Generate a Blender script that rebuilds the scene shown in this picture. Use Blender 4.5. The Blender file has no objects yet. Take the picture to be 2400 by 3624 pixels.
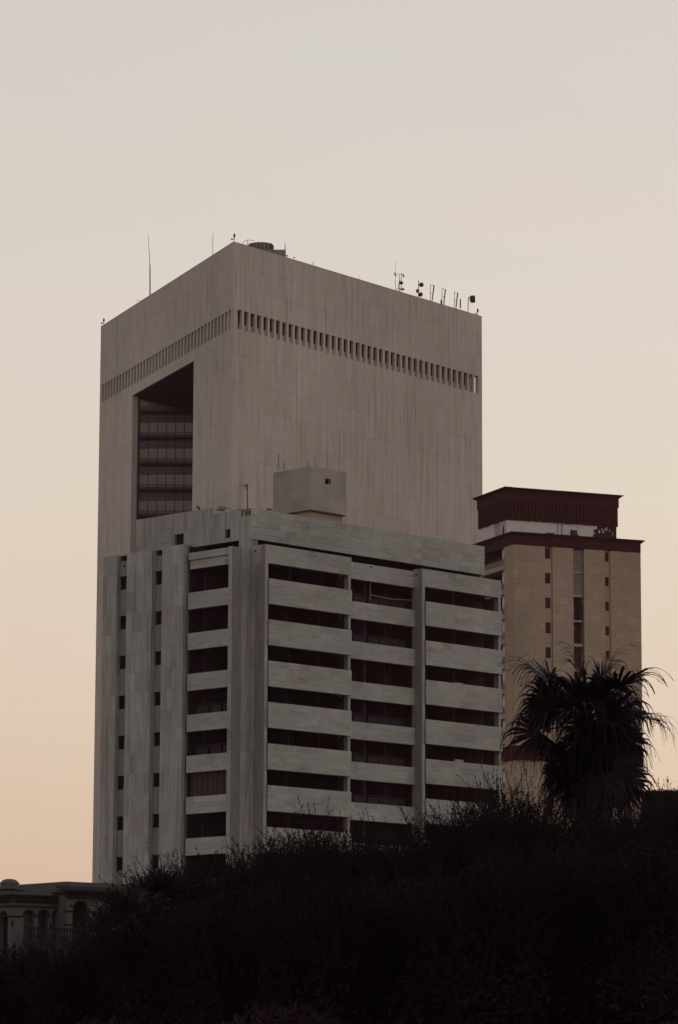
import bpy, math, random
import numpy as np
from mathutils import Vector, Matrix
random.seed(7); rng = np.random.default_rng(7)
S = bpy.context.scene
COL = S.collection
R = math.radians

# ------------------------------------------------------------------ camera, world, sun
FPX, PITCH, ROLL, CZ = 11933.23, 0.16293117, 0.00393518, 1.7     # focal length in pixels of a 2400 x 3624 frame
PW, PH = 2400, 3624
fw = np.array([0, math.cos(PITCH), math.sin(PITCH)]); r0 = np.array([1., 0, 0]); u0 = np.cross(r0, fw)
rt = math.cos(ROLL)*r0 + math.sin(ROLL)*u0; up = -math.sin(ROLL)*r0 + math.cos(ROLL)*u0
cam = bpy.data.cameras.new('camera'); co = bpy.data.objects.new('camera', cam); COL.objects.link(co)
co.matrix_world = Matrix(((rt[0], up[0], -fw[0], 0), (rt[1], up[1], -fw[1], 0), (rt[2], up[2], -fw[2], CZ), (0, 0, 0, 1)))
cam.sensor_fit = 'VERTICAL'; cam.sensor_height = 36.0; cam.sensor_width = 24.0
cam.lens = 36.0*FPX/PH; cam.clip_start = 0.5; cam.clip_end = 20000
S.camera = co
S.render.resolution_x, S.render.resolution_y = 678, 1024

SUN_AZ, SUN_EL = 9.0, 3.6          # degrees right of the view axis, above the horizon: behind the buildings
w = bpy.data.worlds.new('World'); S.world = w; w.use_nodes = True
nt = w.node_tree; nt.nodes.clear()
def N(t, **k):
    n = nt.nodes.new(t)
    for a, b in k.items(): setattr(n, a, b)
    return n
def lk(a, b): nt.links.new(a, b)
out = N('ShaderNodeOutputWorld'); bg = N('ShaderNodeBackground'); lk(bg.outputs[0], out.inputs[0])
tc = N('ShaderNodeTexCoord'); nrm = N('ShaderNodeVectorMath', operation='NORMALIZE'); lk(tc.outputs['Generated'], nrm.inputs[0])
sx = N('ShaderNodeSeparateXYZ'); lk(nrm.outputs[0], sx.inputs[0])
asn = N('ShaderNodeMath', operation='ARCSINE'); lk(sx.outputs[2], asn.inputs[0])
el = N('ShaderNodeMapRange'); el.inputs[1].default_value = 0.0; el.inputs[2].default_value = math.pi/2; lk(asn.outputs[0], el.inputs[0])
ramp = N('ShaderNodeValToRGB'); lk(el.outputs[0], ramp.inputs[0])
def s2l(c): return tuple(((x/255+0.055)/1.055)**2.4 if x > 10 else x/255/12.92 for x in c)
stops = [(0.0, (200, 165, 144)), (2.2, (213, 183, 161)), (3.6, (220, 193, 170)), (6.0, (225, 206, 186)), (9.3, (226, 214, 197)),
         (13.0, (223, 214, 204)), (18.0, (215, 210, 204)), (32.0, (184, 184, 190)), (60.0, (140, 149, 166)), (90.0, (122, 136, 160))]
cr = ramp.color_ramp
while len(cr.elements) < len(stops): cr.elements.new(0.5)
for e, (d, c) in zip(cr.elements, stops): e.position = d/90; e.color = (*s2l(c), 1)
# dusk falls off away from the sun's side of the sky
dt = N('ShaderNodeVectorMath', operation='DOT_PRODUCT'); lk(nrm.outputs[0], dt.inputs[0])
dt.inputs[1].default_value = (math.sin(R(SUN_AZ)), math.cos(R(SUN_AZ)), 0)
az = N('ShaderNodeMapRange', interpolation_type='SMOOTHSTEP'); az.inputs[1].default_value = -1; az.inputs[2].default_value = 0.93
SKY_BACK = 0.95
az.inputs[3].default_value = SKY_BACK; az.inputs[4].default_value = 1.0; lk(dt.outputs['Value'], az.inputs[0])
mul = N('ShaderNodeVectorMath', operation='SCALE'); lk(ramp.outputs[0], mul.inputs[0]); lk(az.outputs[0], mul.inputs['Scale'])
# and slightly from the right of the view to the left of it
sdx = N('ShaderNodeMath', operation='MULTIPLY_ADD'); lk(sx.outputs[0], sdx.inputs[0]); sdx.inputs[1].default_value = .12; sdx.inputs[2].default_value = 1.0
mulx = N('ShaderNodeVectorMath', operation='SCALE'); lk(mul.outputs[0], mulx.inputs[0]); lk(sdx.outputs[0], mulx.inputs['Scale'])
# faint pink high veils
mp = N('ShaderNodeMapping'); mp.inputs['Scale'].default_value = (5, 5, 22); lk(nrm.outputs[0], mp.inputs[0])
nz = N('ShaderNodeTexNoise'); nz.inputs['Scale'].default_value = 1.6; nz.inputs['Detail'].default_value = 3; lk(mp.outputs[0], nz.inputs[0])
veil = N('ShaderNodeValToRGB'); lk(nz.outputs[0], veil.inputs[0])
veil.color_ramp.elements[0].position = .35; veil.color_ramp.elements[0].color = (0.985, 1.0, 0.985, 1)
veil.color_ramp.elements[1].position = .65; veil.color_ramp.elements[1].color = (1.012, .992, 1.0, 1)
m2 = N('ShaderNodeVectorMath', operation='MULTIPLY'); lk(mulx.outputs[0], m2.inputs[0]); lk(veil.outputs[0], m2.inputs[1])
sky = N('ShaderNodeTexSky', sky_type='NISHITA', sun_disc=False); sky.sun_elevation = R(SUN_EL); sky.sun_rotation = R(SUN_AZ)
sk = N('ShaderNodeVectorMath', operation='SCALE'); lk(sky.outputs[0], sk.inputs[0]); sk.inputs['Scale'].default_value = 0.05
mx = N('ShaderNodeMix', data_type='RGBA'); mx.inputs[0].default_value = 0.03
lk(m2.outputs[0], mx.inputs[6]); lk(sk.outputs[0], mx.inputs[7]); lk(mx.outputs[2], bg.inputs[0]); bg.inputs[1].default_value = 1.0

sl = bpy.data.lights.new('sun', 'SUN'); sl.energy = 1.3; sl.angle = R(0.5); sl.color = (1.0, 0.45, 0.16)
so = bpy.data.objects.new('sun', sl); COL.objects.link(so)
dv = Vector((math.sin(R(SUN_AZ))*math.cos(R(SUN_EL)), math.cos(R(SUN_AZ))*math.cos(R(SUN_EL)), math.sin(R(SUN_EL))))
so.rotation_euler = dv.to_track_quat('Z', 'Y').to_euler()
S.view_settings.view_transform = 'Standard'; S.view_settings.look = 'None'
S.view_settings.exposure = 0.0; S.view_settings.gamma = 1.0; S.view_settings.use_curve_mapping = False
S.cycles.max_bounces = 6; S.cycles.diffuse_bounces = 3; S.cycles.volume_bounces = 1

# ------------------------------------------------------------------ measuring: a sight line met with a wall plane
def ray(px, py):
    d = fw*FPX + rt*(px-PW/2) - up*(py-PH/2); return d/np.linalg.norm(d)
cam0 = np.array([0, 0, CZ])
def at_z(px, py, z): d = ray(px, py); return cam0 + d*(z-CZ)/d[2]
def at_y(px, py, y): d = ray(px, py); return cam0 + d*y/d[1]
class Face:
    """a vertical wall frame: u along the wall, z up, o out of the wall"""
    def __init__(s, O, d, n): s.O = np.array([O[0], O[1], 0.]); s.d = np.array([d[0], d[1], 0.]); s.n = np.array([n[0], n[1], 0.])
    def uz(s, px, py, off=0):
        r = ray(px, py); O = s.O+s.n*off; t = ((O-cam0)@s.n)/(r@s.n); p = cam0+r*t
        return float((p-O)@s.d), float(p[2])
    def pt(s, u, z, o=0): p = s.O+s.d*u+s.n*o; p[2] = z; return p
def faces(O, a, q=None):
    if q is None: q = a-math.pi/2
    return (Face(O, (math.sin(a), math.cos(a)), (math.cos(a), -math.sin(a))),
            Face(O, (math.sin(q), math.cos(q)), (-math.cos(q), math.sin(q))))

# ------------------------------------------------------------------ objects
def thing(name, label, cat, loc=(0, 0, 0), group=None):
    o = bpy.data.objects.new(name, None); COL.objects.link(o); o.location = loc
    o.empty_display_size = .3
    o['label'] = label; o['category'] = cat
    if group: o['group'] = group
    return o
def obj(name, me, mat, parent=None, kind=None, label=None):
    o = bpy.data.objects.new(name, me); COL.objects.link(o)
    if mat and not me.materials: me.materials.append(mat)
    if parent:
        o.parent = parent
        if parent.parent is None: o.matrix_parent_inverse = Matrix.Translation(parent.location).inverted()   # a part of a part needs none
    if kind: o['kind'] = kind
    if label: o['label'] = label
    return o
def tag(o, label, cat, group=None, kind=None):
    if label: o['label'] = label
    if cat: o['category'] = cat
    if group: o['group'] = group
    if kind: o['kind'] = kind
    return o
CUBE_F = [(0, 1, 3, 2), (4, 6, 7, 5), (0, 4, 5, 1), (2, 3, 7, 6), (0, 2, 6, 4), (1, 5, 7, 3)]
class MB:
    def __init__(s): s.v = []; s.f = []
    def hexa(s, P):
        b = len(s.v); s.v += [tuple(p) for p in P]; s.f += [tuple(b+i for i in q) for q in CUBE_F]; return s
    def box(s, F, ua, ub, za, zb, oa, ob):
        return s.hexa([F.pt(u, z, o) for u in (ua, ub) for z in (za, zb) for o in (oa, ob)])
    def mbox(s, F, ua, ub, za, zb, oa, ob, L=None):
        k = math.sqrt(3); L = L or 1e9
        P = []
        for i in (0, 1):
            for z in (za, zb):
                for o in (oa, ob): P.append(F.pt(max(ua, -o*k) if i == 0 else min(ub, L+o*k), z, o))
        return s.hexa(P)
    def cube(s, c, sx_, sy_, sz_, rz=0):
        c_, s_ = math.cos(rz), math.sin(rz); P = []
        for i in (-.5, .5):
            for k in (-.5, .5):
                for j in (-.5, .5):
                    x, y = i*sx_, j*sy_; P.append((c[0]+c_*x-s_*y, c[1]+s_*x+c_*y, c[2]+k*sz_))
        return s.hexa(P)
    def tube(s, a, b, ra, rb=None, n=8, cap=True):
        a, b = np.array(a, float), np.array(b, float); rb = ra if rb is None else rb
        d = b-a; L = np.linalg.norm(d); d = d/max(L, 1e-9)
        t = np.array([0, 0, 1.]) if abs(d[2]) < .9 else np.array([1., 0, 0])
        x = np.cross(d, t); x /= np.linalg.norm(x); y = np.cross(d, x); k = len(s.v)
        for c, r_ in ((a, ra), (b, rb)):
            for i in range(n):
                q = 2*math.pi*i/n; s.v.append(tuple(c+(x*math.cos(q)+y*math.sin(q))*r_))
        for i in range(n):
            j = (i+1) % n; s.f.append((k+i, k+j, k+n+j, k+n+i))
        if cap: s.f.append(tuple(k+i for i in range(n))[::-1]); s.f.append(tuple(k+n+i for i in range(n)))
        return s
    def path(s, pts, r, n=6):
        for a, b in zip(pts[:-1], pts[1:]): s.tube(a, b, r, n=n)
        return s
    def prism(s, poly, za, zb):
        n = len(poly); k = len(s.v)
        s.v += [(p[0], p[1], za) for p in poly]+[(p[0], p[1], zb) for p in poly]
        for i in range(n): j = (i+1) % n; s.f.append((k+i, k+j, k+n+j, k+n+i))
        s.f.append(tuple(range(k, k+n))[::-1]); s.f.append(tuple(range(k+n, k+2*n))); return s
    def extr(s, F, prof, oa, ob):
        """outline in (u, z) on a wall, given thickness"""
        n = len(prof); k = len(s.v)
        s.v += [tuple(F.pt(u, z, oa)) for u, z in prof]+[tuple(F.pt(u, z, ob)) for u, z in prof]
        for i in range(n): j = (i+1) % n; s.f.append((k+i, k+j, k+n+j, k+n+i))
        s.f.append(tuple(range(k, k+n))[::-1]); s.f.append(tuple(range(k+n, k+2*n))); return s
    def lathe(s, c, prof, n=24):
        k = len(s.v); m = len(prof)
        for r_, z in prof:
            for i in range(n): q = 2*math.pi*i/n; s.v.append((c[0]+r_*math.cos(q), c[1]+r_*math.sin(q), c[2]+z))
        for a in range(m-1):
            for i in range(n):
                j = (i+1) % n; s.f.append((k+a*n+i, k+a*n+j, k+(a+1)*n+j, k+(a+1)*n+i))
        s.f.append(tuple(range(k, k+n))[::-1]); s.f.append(tuple(range(k+(m-1)*n, k+m*n))); return s
    def mesh(s, name):
        me = bpy.data.meshes.new(name); me.from_pydata(s.v, [], s.f); me.update()
        import bmesh
        bm = bmesh.new(); bm.from_mesh(me); bmesh.ops.recalc_face_normals(bm, faces=bm.faces); bm.to_mesh(me); bm.free()
        return me
    def build(s, name, mat, parent=None, kind=None, label=None):
        return obj(name, s.mesh(name), mat, parent, kind, label)

# ------------------------------------------------------------------ materials
def newmat(name):
    m = bpy.data.materials.new(name); m.use_nodes = True; t = m.node_tree; b = t.nodes['Principled BSDF']; return m, t, b
def plain(name, col, rough=.7, metal=0, var=.12, scale=1.5, spec=.3):
    m, t, b = newmat(name); L = t.links.new
    g = t.nodes.new('ShaderNodeNewGeometry'); n = t.nodes.new('ShaderNodeTexNoise'); n.inputs['Scale'].default_value = scale; n.inputs['Detail'].default_value = 5
    L(g.outputs['Position'], n.inputs['Vector'])
    r_ = t.nodes.new('ShaderNodeMapRange'); r_.inputs[1].default_value = .25; r_.inputs[2].default_value = .75
    r_.inputs[3].default_value = 1-var; r_.inputs[4].default_value = 1+var; L(n.outputs[0], r_.inputs[0])
    v = t.nodes.new('ShaderNodeVectorMath'); v.operation = 'SCALE'; v.inputs[0].default_value = col; L(r_.outputs[0], v.inputs['Scale']); L(v.outputs[0], b.inputs['Base Color'])
    b.inputs['Roughness'].default_value = rough; b.inputs['Metallic'].default_value = metal; b.inputs['Specular IOR Level'].default_value = spec
    return m
def stone(name, ca, cb, streak, blot=.05, tone=.16, streak_amt=.22, stain=(0, 0), stain_amt=0.0, grain=18):
    """cladding stone: each slab its own tone between ca and cb, streaks along the bedding, broad blotches"""
    m, t, b = newmat(name); L = t.links.new; nn = t.nodes.new
    g = nn('ShaderNodeNewGeometry'); oi = nn('ShaderNodeObjectInfo')
    add = nn('ShaderNodeMath'); add.operation = 'ADD'; L(g.outputs['Random Per Island'], add.inputs[0]); L(oi.outputs['Random'], add.inputs[1])
    fr = nn('ShaderNodeMath'); fr.operation = 'FRACT'; L(add.outputs[0], fr.inputs[0])
    mix = nn('ShaderNodeMix'); mix.data_type = 'RGBA'; mix.inputs[6].default_value = (*ca, 1); mix.inputs[7].default_value = (*cb, 1)
    wn = nn('ShaderNodeTexWhiteNoise'); wn.noise_dimensions = '1D'; L(fr.outputs[0], wn.inputs['W'])
    L(wn.outputs[0], mix.inputs[0])
    tr = nn('ShaderNodeMapRange'); tr.inputs[3].default_value = 1-tone; tr.inputs[4].default_value = 1+tone*.7; 
    sq = nn('ShaderNodeMath'); sq.operation = 'POWER'; sq.inputs[1].default_value = 3
    hs_ = nn('ShaderNodeMapRange'); hs_.inputs[3].default_value = -1; hs_.inputs[4].default_value = 1; L(fr.outputs[0], hs_.inputs[0]); L(hs_.outputs[0], sq.inputs[0])
    hb = nn('ShaderNodeMapRange'); hb.inputs[1].default_value = -1; hb.inputs[2].default_value = 1; L(sq.outputs[0], hb.inputs[0]); L(hb.outputs[0], tr.inputs[0])
    mp = nn('ShaderNodeMapping'); mp.inputs['Scale'].default_value = streak; L(g.outputs['Position'], mp.inputs[0])
    ns = nn('ShaderNodeTexNoise'); ns.inputs['Scale'].default_value = 1; ns.inputs['Detail'].default_value = 6; ns.inputs['Roughness'].default_value = .65; L(mp.outputs[0], ns.inputs['Vector'])
    sr = nn('ShaderNodeMapRange'); sr.inputs[1].default_value = .3; sr.inputs[2].default_value = .7; sr.inputs[3].default_value = 1-streak_amt; sr.inputs[4].default_value = 1+streak_amt; L(ns.outputs[0], sr.inputs[0])
    nb = nn('ShaderNodeTexNoise'); nb.inputs['Scale'].default_value = blot; nb.inputs['Detail'].default_value = 4; L(g.outputs['Position'], nb.inputs['Vector'])
    br = nn('ShaderNodeMapRange'); br.inputs[1].default_value = .3; br.inputs[2].default_value = .7; br.inputs[3].default_value = .88; br.inputs[4].default_value = 1.1; L(nb.outputs[0], br.inputs[0])
    gr = nn('ShaderNodeTexNoise'); gr.inputs['Scale'].default_value = grain; gr.inputs['Detail'].default_value = 3; L(g.outputs['Position'], gr.inputs['Vector'])
    grr = nn('ShaderNodeMapRange'); grr.inputs[1].default_value = .3; grr.inputs[2].default_value = .7; grr.inputs[3].default_value = .9; grr.inputs[4].default_value = 1.1; L(gr.outputs[0], grr.inputs[0])
    cur = tr.outputs[0]
    for q in (sr, br, grr):
        k = nn('ShaderNodeMath'); k.operation = 'MULTIPLY'; L(cur, k.inputs[0]); L(q.outputs[0], k.inputs[1]); cur = k.outputs[0]
    if stain_amt:                                   # rare dark run-off stains
        mp2 = nn('ShaderNodeMapping'); mp2.inputs['Scale'].default_value = stain; L(g.outputs['Position'], mp2.inputs[0])
        n2 = nn('ShaderNodeTexNoise'); n2.inputs['Scale'].default_value = 1; n2.inputs['Detail'].default_value = 5; L(mp2.outputs[0], n2.inputs['Vector'])
        q = nn('ShaderNodeMapRange'); q.inputs[1].default_value = .57; q.inputs[2].default_value = .68; q.inputs[3].default_value = 1; q.inputs[4].default_value = 1-stain_amt; L(n2.outputs[0], q.inputs[0])
        k = nn('ShaderNodeMath'); k.operation = 'MULTIPLY'; L(cur, k.inputs[0]); L(q.outputs[0], k.inputs[1]); cur = k.outputs[0]
    v = nn('ShaderNodeVectorMath'); v.operation = 'SCALE'; L(mix.outputs[2], v.inputs[0]); L(cur, v.inputs['Scale']); L(v.outputs[0], b.inputs['Base Color'])
    b.inputs['Roughness'].default_value = .85; b.inputs['Specular IOR Level'].default_value = .2
    bp = nn('ShaderNodeBump'); bp.inputs['Strength'].default_value = .25; bp.inputs['Distance'].default_value = .03; L(ns.outputs[0], bp.inputs['Height']); L(bp.outputs[0], b.inputs['Normal'])
    return m
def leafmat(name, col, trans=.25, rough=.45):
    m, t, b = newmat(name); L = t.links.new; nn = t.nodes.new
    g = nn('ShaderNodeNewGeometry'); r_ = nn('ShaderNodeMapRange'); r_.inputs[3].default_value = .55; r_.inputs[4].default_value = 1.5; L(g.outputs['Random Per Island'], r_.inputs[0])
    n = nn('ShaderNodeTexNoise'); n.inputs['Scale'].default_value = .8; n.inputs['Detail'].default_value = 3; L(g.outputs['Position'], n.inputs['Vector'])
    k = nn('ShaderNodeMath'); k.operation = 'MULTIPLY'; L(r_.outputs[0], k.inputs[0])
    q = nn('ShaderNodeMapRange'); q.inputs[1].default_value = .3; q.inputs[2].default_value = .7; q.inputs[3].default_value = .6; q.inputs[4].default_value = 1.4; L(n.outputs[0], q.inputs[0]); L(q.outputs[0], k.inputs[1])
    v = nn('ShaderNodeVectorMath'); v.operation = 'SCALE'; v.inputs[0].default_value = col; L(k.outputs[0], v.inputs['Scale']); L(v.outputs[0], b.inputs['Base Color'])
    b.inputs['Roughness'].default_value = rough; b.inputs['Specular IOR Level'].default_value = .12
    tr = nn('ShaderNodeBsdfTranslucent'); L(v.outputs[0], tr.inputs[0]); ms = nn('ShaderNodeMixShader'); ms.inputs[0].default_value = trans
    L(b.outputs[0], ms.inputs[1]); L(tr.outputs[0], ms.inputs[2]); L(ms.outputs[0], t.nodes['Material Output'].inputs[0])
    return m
M = {
 'tower': stone('travertine cladding', (.490, .440, .402), (.482, .425, .372), (2.6, 2.6, .12), blot=.035, tone=.07, streak_amt=.11, stain=(1.7, 1.7, .09), stain_amt=.24, grain=5),
 'tower_core': stone('travertine joint', (.38, .335, .30), (.37, .325, .285), (1.6, 1.6, .1), tone=.02),
 'slab_v': stone('grey stone upright', (.355, .360, .328), (.342, .318, .298), (3.4, 3.4, .35), blot=.12, tone=.19, streak_amt=.20, stain=(2.2, 2.2, .12), stain_amt=.22, grain=9),
 'slab_h': stone('grey stone flat', (.375, .378, .345), (.365, .345, .318), (.8, .8, 7.0), blot=.12, tone=.17, streak_amt=.14, stain=(.5, .5, 6), stain_amt=.15, grain=9),
 'grey_core': stone('grey stone bed', (.22, .215, .20), (.215, .20, .19), (3, 3, .4), tone=.03),
 'brown': stone('brown limestone', (.365, .285, .205), (.350, .275, .200), (.7, .7, 5.5), blot=.06, tone=.12, streak_amt=.12, grain=8),
 'brown_core': stone('brown stone bed', (.28, .215, .155), (.27, .21, .15), (.7, .7, 5), tone=.03),
 'maroon': plain('dark maroon metal', (.046, .014, .017), .8, var=.15, scale=.8, spec=.05),
 'maroon2': plain('dark maroon soffit metal', (.042, .020, .021), .8, var=.2, scale=.6, spec=.05),
 'white_wall': None,
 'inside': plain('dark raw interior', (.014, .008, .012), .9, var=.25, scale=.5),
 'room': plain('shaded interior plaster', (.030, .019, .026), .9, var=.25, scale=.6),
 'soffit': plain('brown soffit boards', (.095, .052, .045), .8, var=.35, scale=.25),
 'frame': plain('dark window frame', (.018, .010, .012), .5, var=.1),
 'spandrel': plain('brown spandrel glass', (.050, .034, .035), .35, var=.15, scale=.4),
 'metal': plain('weathered grey steel', (.22, .20, .185), .6, metal=.0, var=.2),
 'darkmetal': plain('dark rusty steel', (.045, .030, .028), .6, metal=.2, var=.3),
 'redlamp': plain('dull red lamp housing', (.14, .03, .02), .4),
 'render': plain('grey cement render', (.335, .300, .262), .9, var=.25, scale=.35),
 'render2': plain('ochre cement render', (.34, .26, .19), .9, var=.14, scale=.5),
 'white_h': plain('white house wall with tree shade', (.085, .084, .080), .85, var=.12, scale=.8),  # white wall, albedo lowered to stand in for the shade of the trees
 'house_dark': plain('dark house trim', (.010, .005, .006), .8, var=.2),
 'terracotta': plain('terracotta roof tile', (.022, .007, .008), .9, var=.35, scale=3),
 'ground': plain('dusty ground', (.07, .055, .045), .95, var=.3, scale=.1),
 'asphalt': plain('worn asphalt', (.05, .05, .05), .9, var=.2, scale=.6),
 'curtain': plain('brown curtain', (.060, .045, .045), .9, var=.2, scale=3),
 'lattice': plain('concrete lattice', (.34, .29, .26), .8, var=.1),
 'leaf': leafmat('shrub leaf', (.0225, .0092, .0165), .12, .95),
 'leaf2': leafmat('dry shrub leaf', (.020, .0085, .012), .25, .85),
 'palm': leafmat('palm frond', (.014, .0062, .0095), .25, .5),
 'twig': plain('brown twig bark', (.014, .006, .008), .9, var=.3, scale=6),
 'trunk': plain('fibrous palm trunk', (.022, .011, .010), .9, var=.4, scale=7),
}
def glassmat(name, col, rough=.08):
    m, t, b = newmat(name); b.inputs['Base Color'].default_value = (*col, 1); b.inputs['Roughness'].default_value = rough
    b.inputs['Specular IOR Level'].default_value = .5; return m
M['pane'] = glassmat('tinted tower glass', (.12, .105, .10), .15)
M['darkpane'] = glassmat('dark window glass', (.012, .006, .008), .3); M['darkpane'].node_tree.nodes['Principled BSDF'].inputs['Specular IOR Level'].default_value = .2
M['brownpane'] = glassmat('maroon window glass', (.034, .012, .016), .5); M['brownpane'].node_tree.nodes['Principled BSDF'].inputs['Specular IOR Level'].default_value = .12
def peeling():
    m, t, b = newmat('peeling white paint'); L = t.links.new; nn = t.nodes.new
    g = nn('ShaderNodeNewGeometry'); n = nn('ShaderNodeTexNoise'); n.inputs['Scale'].default_value = 1.3; n.inputs['Detail'].default_value = 9; n.inputs['Roughness'].default_value = .75
    L(g.outputs['Position'], n.inputs['Vector']); r_ = nn('ShaderNodeValToRGB'); L(n.outputs[0], r_.inputs[0])
    e = r_.color_ramp.elements; e[0].position = .33; e[0].color = (.12, .09, .085, 1); e[1].position = .42; e[1].color = (.58, .53, .50, 1)
    L(r_.outputs[0], b.inputs['Base Color']); b.inputs['Roughness'].default_value = .9; return m
M['white_wall'] = peeling()

# ------------------------------------------------------------------ cladding slabs, each a piece of its own
UNIT = MB().hexa([(a, b, c) for a in (-.5, .5) for c in (-.5, .5) for b in (-.5, .5)]).mesh('stone_panel')
class Cladding:
    def __init__(s, parent, mat, th=.035, name='stone_panel'): s.p = parent; s.mat = mat; s.th = th; s.L = []; s.name = name
    def fill(s, F, ua, ub, za, zb, o, pw, ph, gap=.008, jit=0.0, stag=0.5, weight=1.0):
        W_ = ub-ua; H_ = zb-za
        nr = max(1, round(H_/ph)); 
        for r_ in range(nr):
            z1, z2 = za+H_*r_/nr, za+H_*(r_+1)/nr
            nc = max(1, round(W_/pw)); e = [ua+W_*k/nc for k in range(nc+1)]
            if stag and nc > 1:
                sh = random.uniform(0, 1); e = [ua]+[ua+W_*(k+sh+random.uniform(-.22, .22))/nc for k in range(nc)]+[ub]
                e = [e[0]]+[q for q in e[1:-1] if ua+.18 < q < ub-.18]+[e[-1]]
            for a, b in zip(e[:-1], e[1:]):
                t = s.th+random.uniform(-jit, jit)
                s.L.append((F, a+gap/2, b-gap/2, z1+gap/2, z2-gap/2, o, o+t, (b-a)*(z2-z1)*weight))
    def emit(s, most=300):
        s.L.sort(key=lambda q: -q[7])
        key = 'U_'+s.mat.name
        me = bpy.data.meshes.get(key) or UNIT.copy(); me.name = key
        if not me.materials: me.materials.append(s.mat)
        for F, a, b, z1, z2, o1, o2, _ in s.L[:most]:
            o = bpy.data.objects.new(s.name, me); COL.objects.link(o); o.parent = s.p
            c = F.pt((a+b)/2, (z1+z2)/2, (o1+o2)/2); x, n = F.d, F.n
            mat = Matrix(((x[0]*(b-a), n[0]*(o2-o1), 0, c[0]), (x[1]*(b-a), n[1]*(o2-o1), 0, c[1]), (0, 0, z2-z1, c[2]), (0, 0, 0, 1)))
            o.matrix_basis = Matrix.Translation(-Vector(s.p.location)) @ mat
        rest = s.L[most:]
        if rest:
            mb = MB()
            for F, a, b, z1, z2, o1, o2, _ in rest: mb.box(F, a, b, z1, z2, o1, o2)
            mb.build(s.name, s.mat, s.p, kind='stuff')

# ------------------------------------------------------------------ ground
g = MB(); g.prism([(-3000, -600), (3000, -600), (3000, 6000), (-3000, 6000)], -.5, 0)
tag(g.build('ground', M['ground']), 'dusty flat ground under the trees and the buildings', None, kind='structure')
g = MB(); g.prism([(-400, 5), (400, 5), (400, 17), (-400, 17)], .0, .004)
tag(g.build('road', M['asphalt']), 'worn asphalt road in front of the shrubs', None, kind='structure')
g = MB(); g.prism([(-400, 17.2), (400, 17.2), (400, 20), (-400, 20)], .004, .13)
tag(g.build('pavement', M['render']), 'concrete pavement along the road', None, kind='structure')

# ------------------------------------------------------------------ dusk haze
HAZE = 5.0e-5
g = MB(); g.prism([(-170, -30), (190, -30), (190, 640), (-170, 640)], -1.0, 136.0)
hz_ = bpy.data.materials.new('haze'); hz_.use_nodes = True; t = hz_.node_tree; t.nodes.clear()
o_ = t.nodes.new('ShaderNodeOutputMaterial'); pv = t.nodes.new('ShaderNodeVolumePrincipled'); pv.inputs['Color'].default_value = (1.0, .62, .74, 1); pv.inputs['Density'].default_value = HAZE; pv.inputs['Anisotropy'].default_value = .3
t.links.new(pv.outputs[0], o_.inputs['Volume']); tag(g.build('haze', hz_), 'thin warm dusk haze filling the air round the buildings', None, kind='stuff')

# ================================================================== the windowless triangular tower
TA = 0.66227; TS = 63.0; TZ = 122.0
TO = at_z(828, 857, TZ)
TR, TL = faces(TO, TA, TA-math.pi/3)
cR = TR.pt(TS, 0); cL = TL.pt(TS, 0)
d = (cL-cR)/np.linalg.norm(cL-cR); TB = Face(cR, d, (-d[1] if False else d[1], -d[0]))
if TB.n[1] < 0: TB.n = -TB.n
tower = thing('triangular_tower', 'tall pale windowless triangular tower with a row of slots and a deep loggia', 'tower', tuple(TR.pt(0, 0)))
VZ0, VZ1, VP, VW, VU = 109.10, 111.97, 1.5, 1.0, 1.0
NV = 41
core = MB()
for F in (TR, TB):
    core.mbox(F, .0, TS, 0, VZ0, -.9, -.004, TS); core.mbox(F, 0, TS, VZ1, TZ-.25, -.9, -.004, TS)
OU0, OU1, OZ0, OZ1 = 17.04, 46.13, 76.0, 107.37
core.mbox(TL, 0, TS, VZ1, TZ-.25, -.9, -.004, TS)
core.mbox(TL, 0, TS, OZ1, VZ0, -.9, -.004, TS); core.mbox(TL, 0, OU0, 0, OZ1, -.9, -.004, TS)
core.mbox(TL, OU1, TS, 0, OZ1, -.9, -.004, TS); core.box(TL, OU0, OU1, 0, OZ0, -.9, -.004)
core.build('wall', M['tower_core'], tower)
cl = Cladding(tower, M['tower'], .05)
for F, wgt in ((TR, 1.0), (TL, .8), (TB, .001)):
    e0, e1 = (-.055, TS+.055)
    cl.fill(F, e0, e1, VZ1, TZ-.02, -.004, 1.52, 3.34, .022, stag=0, weight=wgt)
    if F is TL:
        cl.fill(F, e0, e1, OZ1, VZ0, -.004, 1.52, 1.73, .022, stag=0, weight=wgt)
        cl.fill(F, e0, OU0, 0.1, OZ1, -.004, 1.55, 3.85, .022, stag=0, weight=wgt)
        cl.fill(F, OU1, e1, 0.1, OZ1, -.004, 1.53, 3.85, .022, stag=0, weight=wgt)
        cl.fill(F, OU0, OU1, 0.1, OZ0, -.004, 1.53, 3.85, .022, stag=0, weight=.05)
    else: cl.fill(F, e0, e1, 0.1, VZ0, -.004, 1.52, 3.85, .022, stag=0, weight=wgt*(1 if F is TR else 1))
# keep the largest and highest slabs as pieces: those low down stand behind the grey block
cl.L = [(*q[:7], q[7]*(1 if q[3] > 66 or q[0] is TL and q[1] > 50 else .02)) for q in cl.L]
cl.emit(300)
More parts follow.
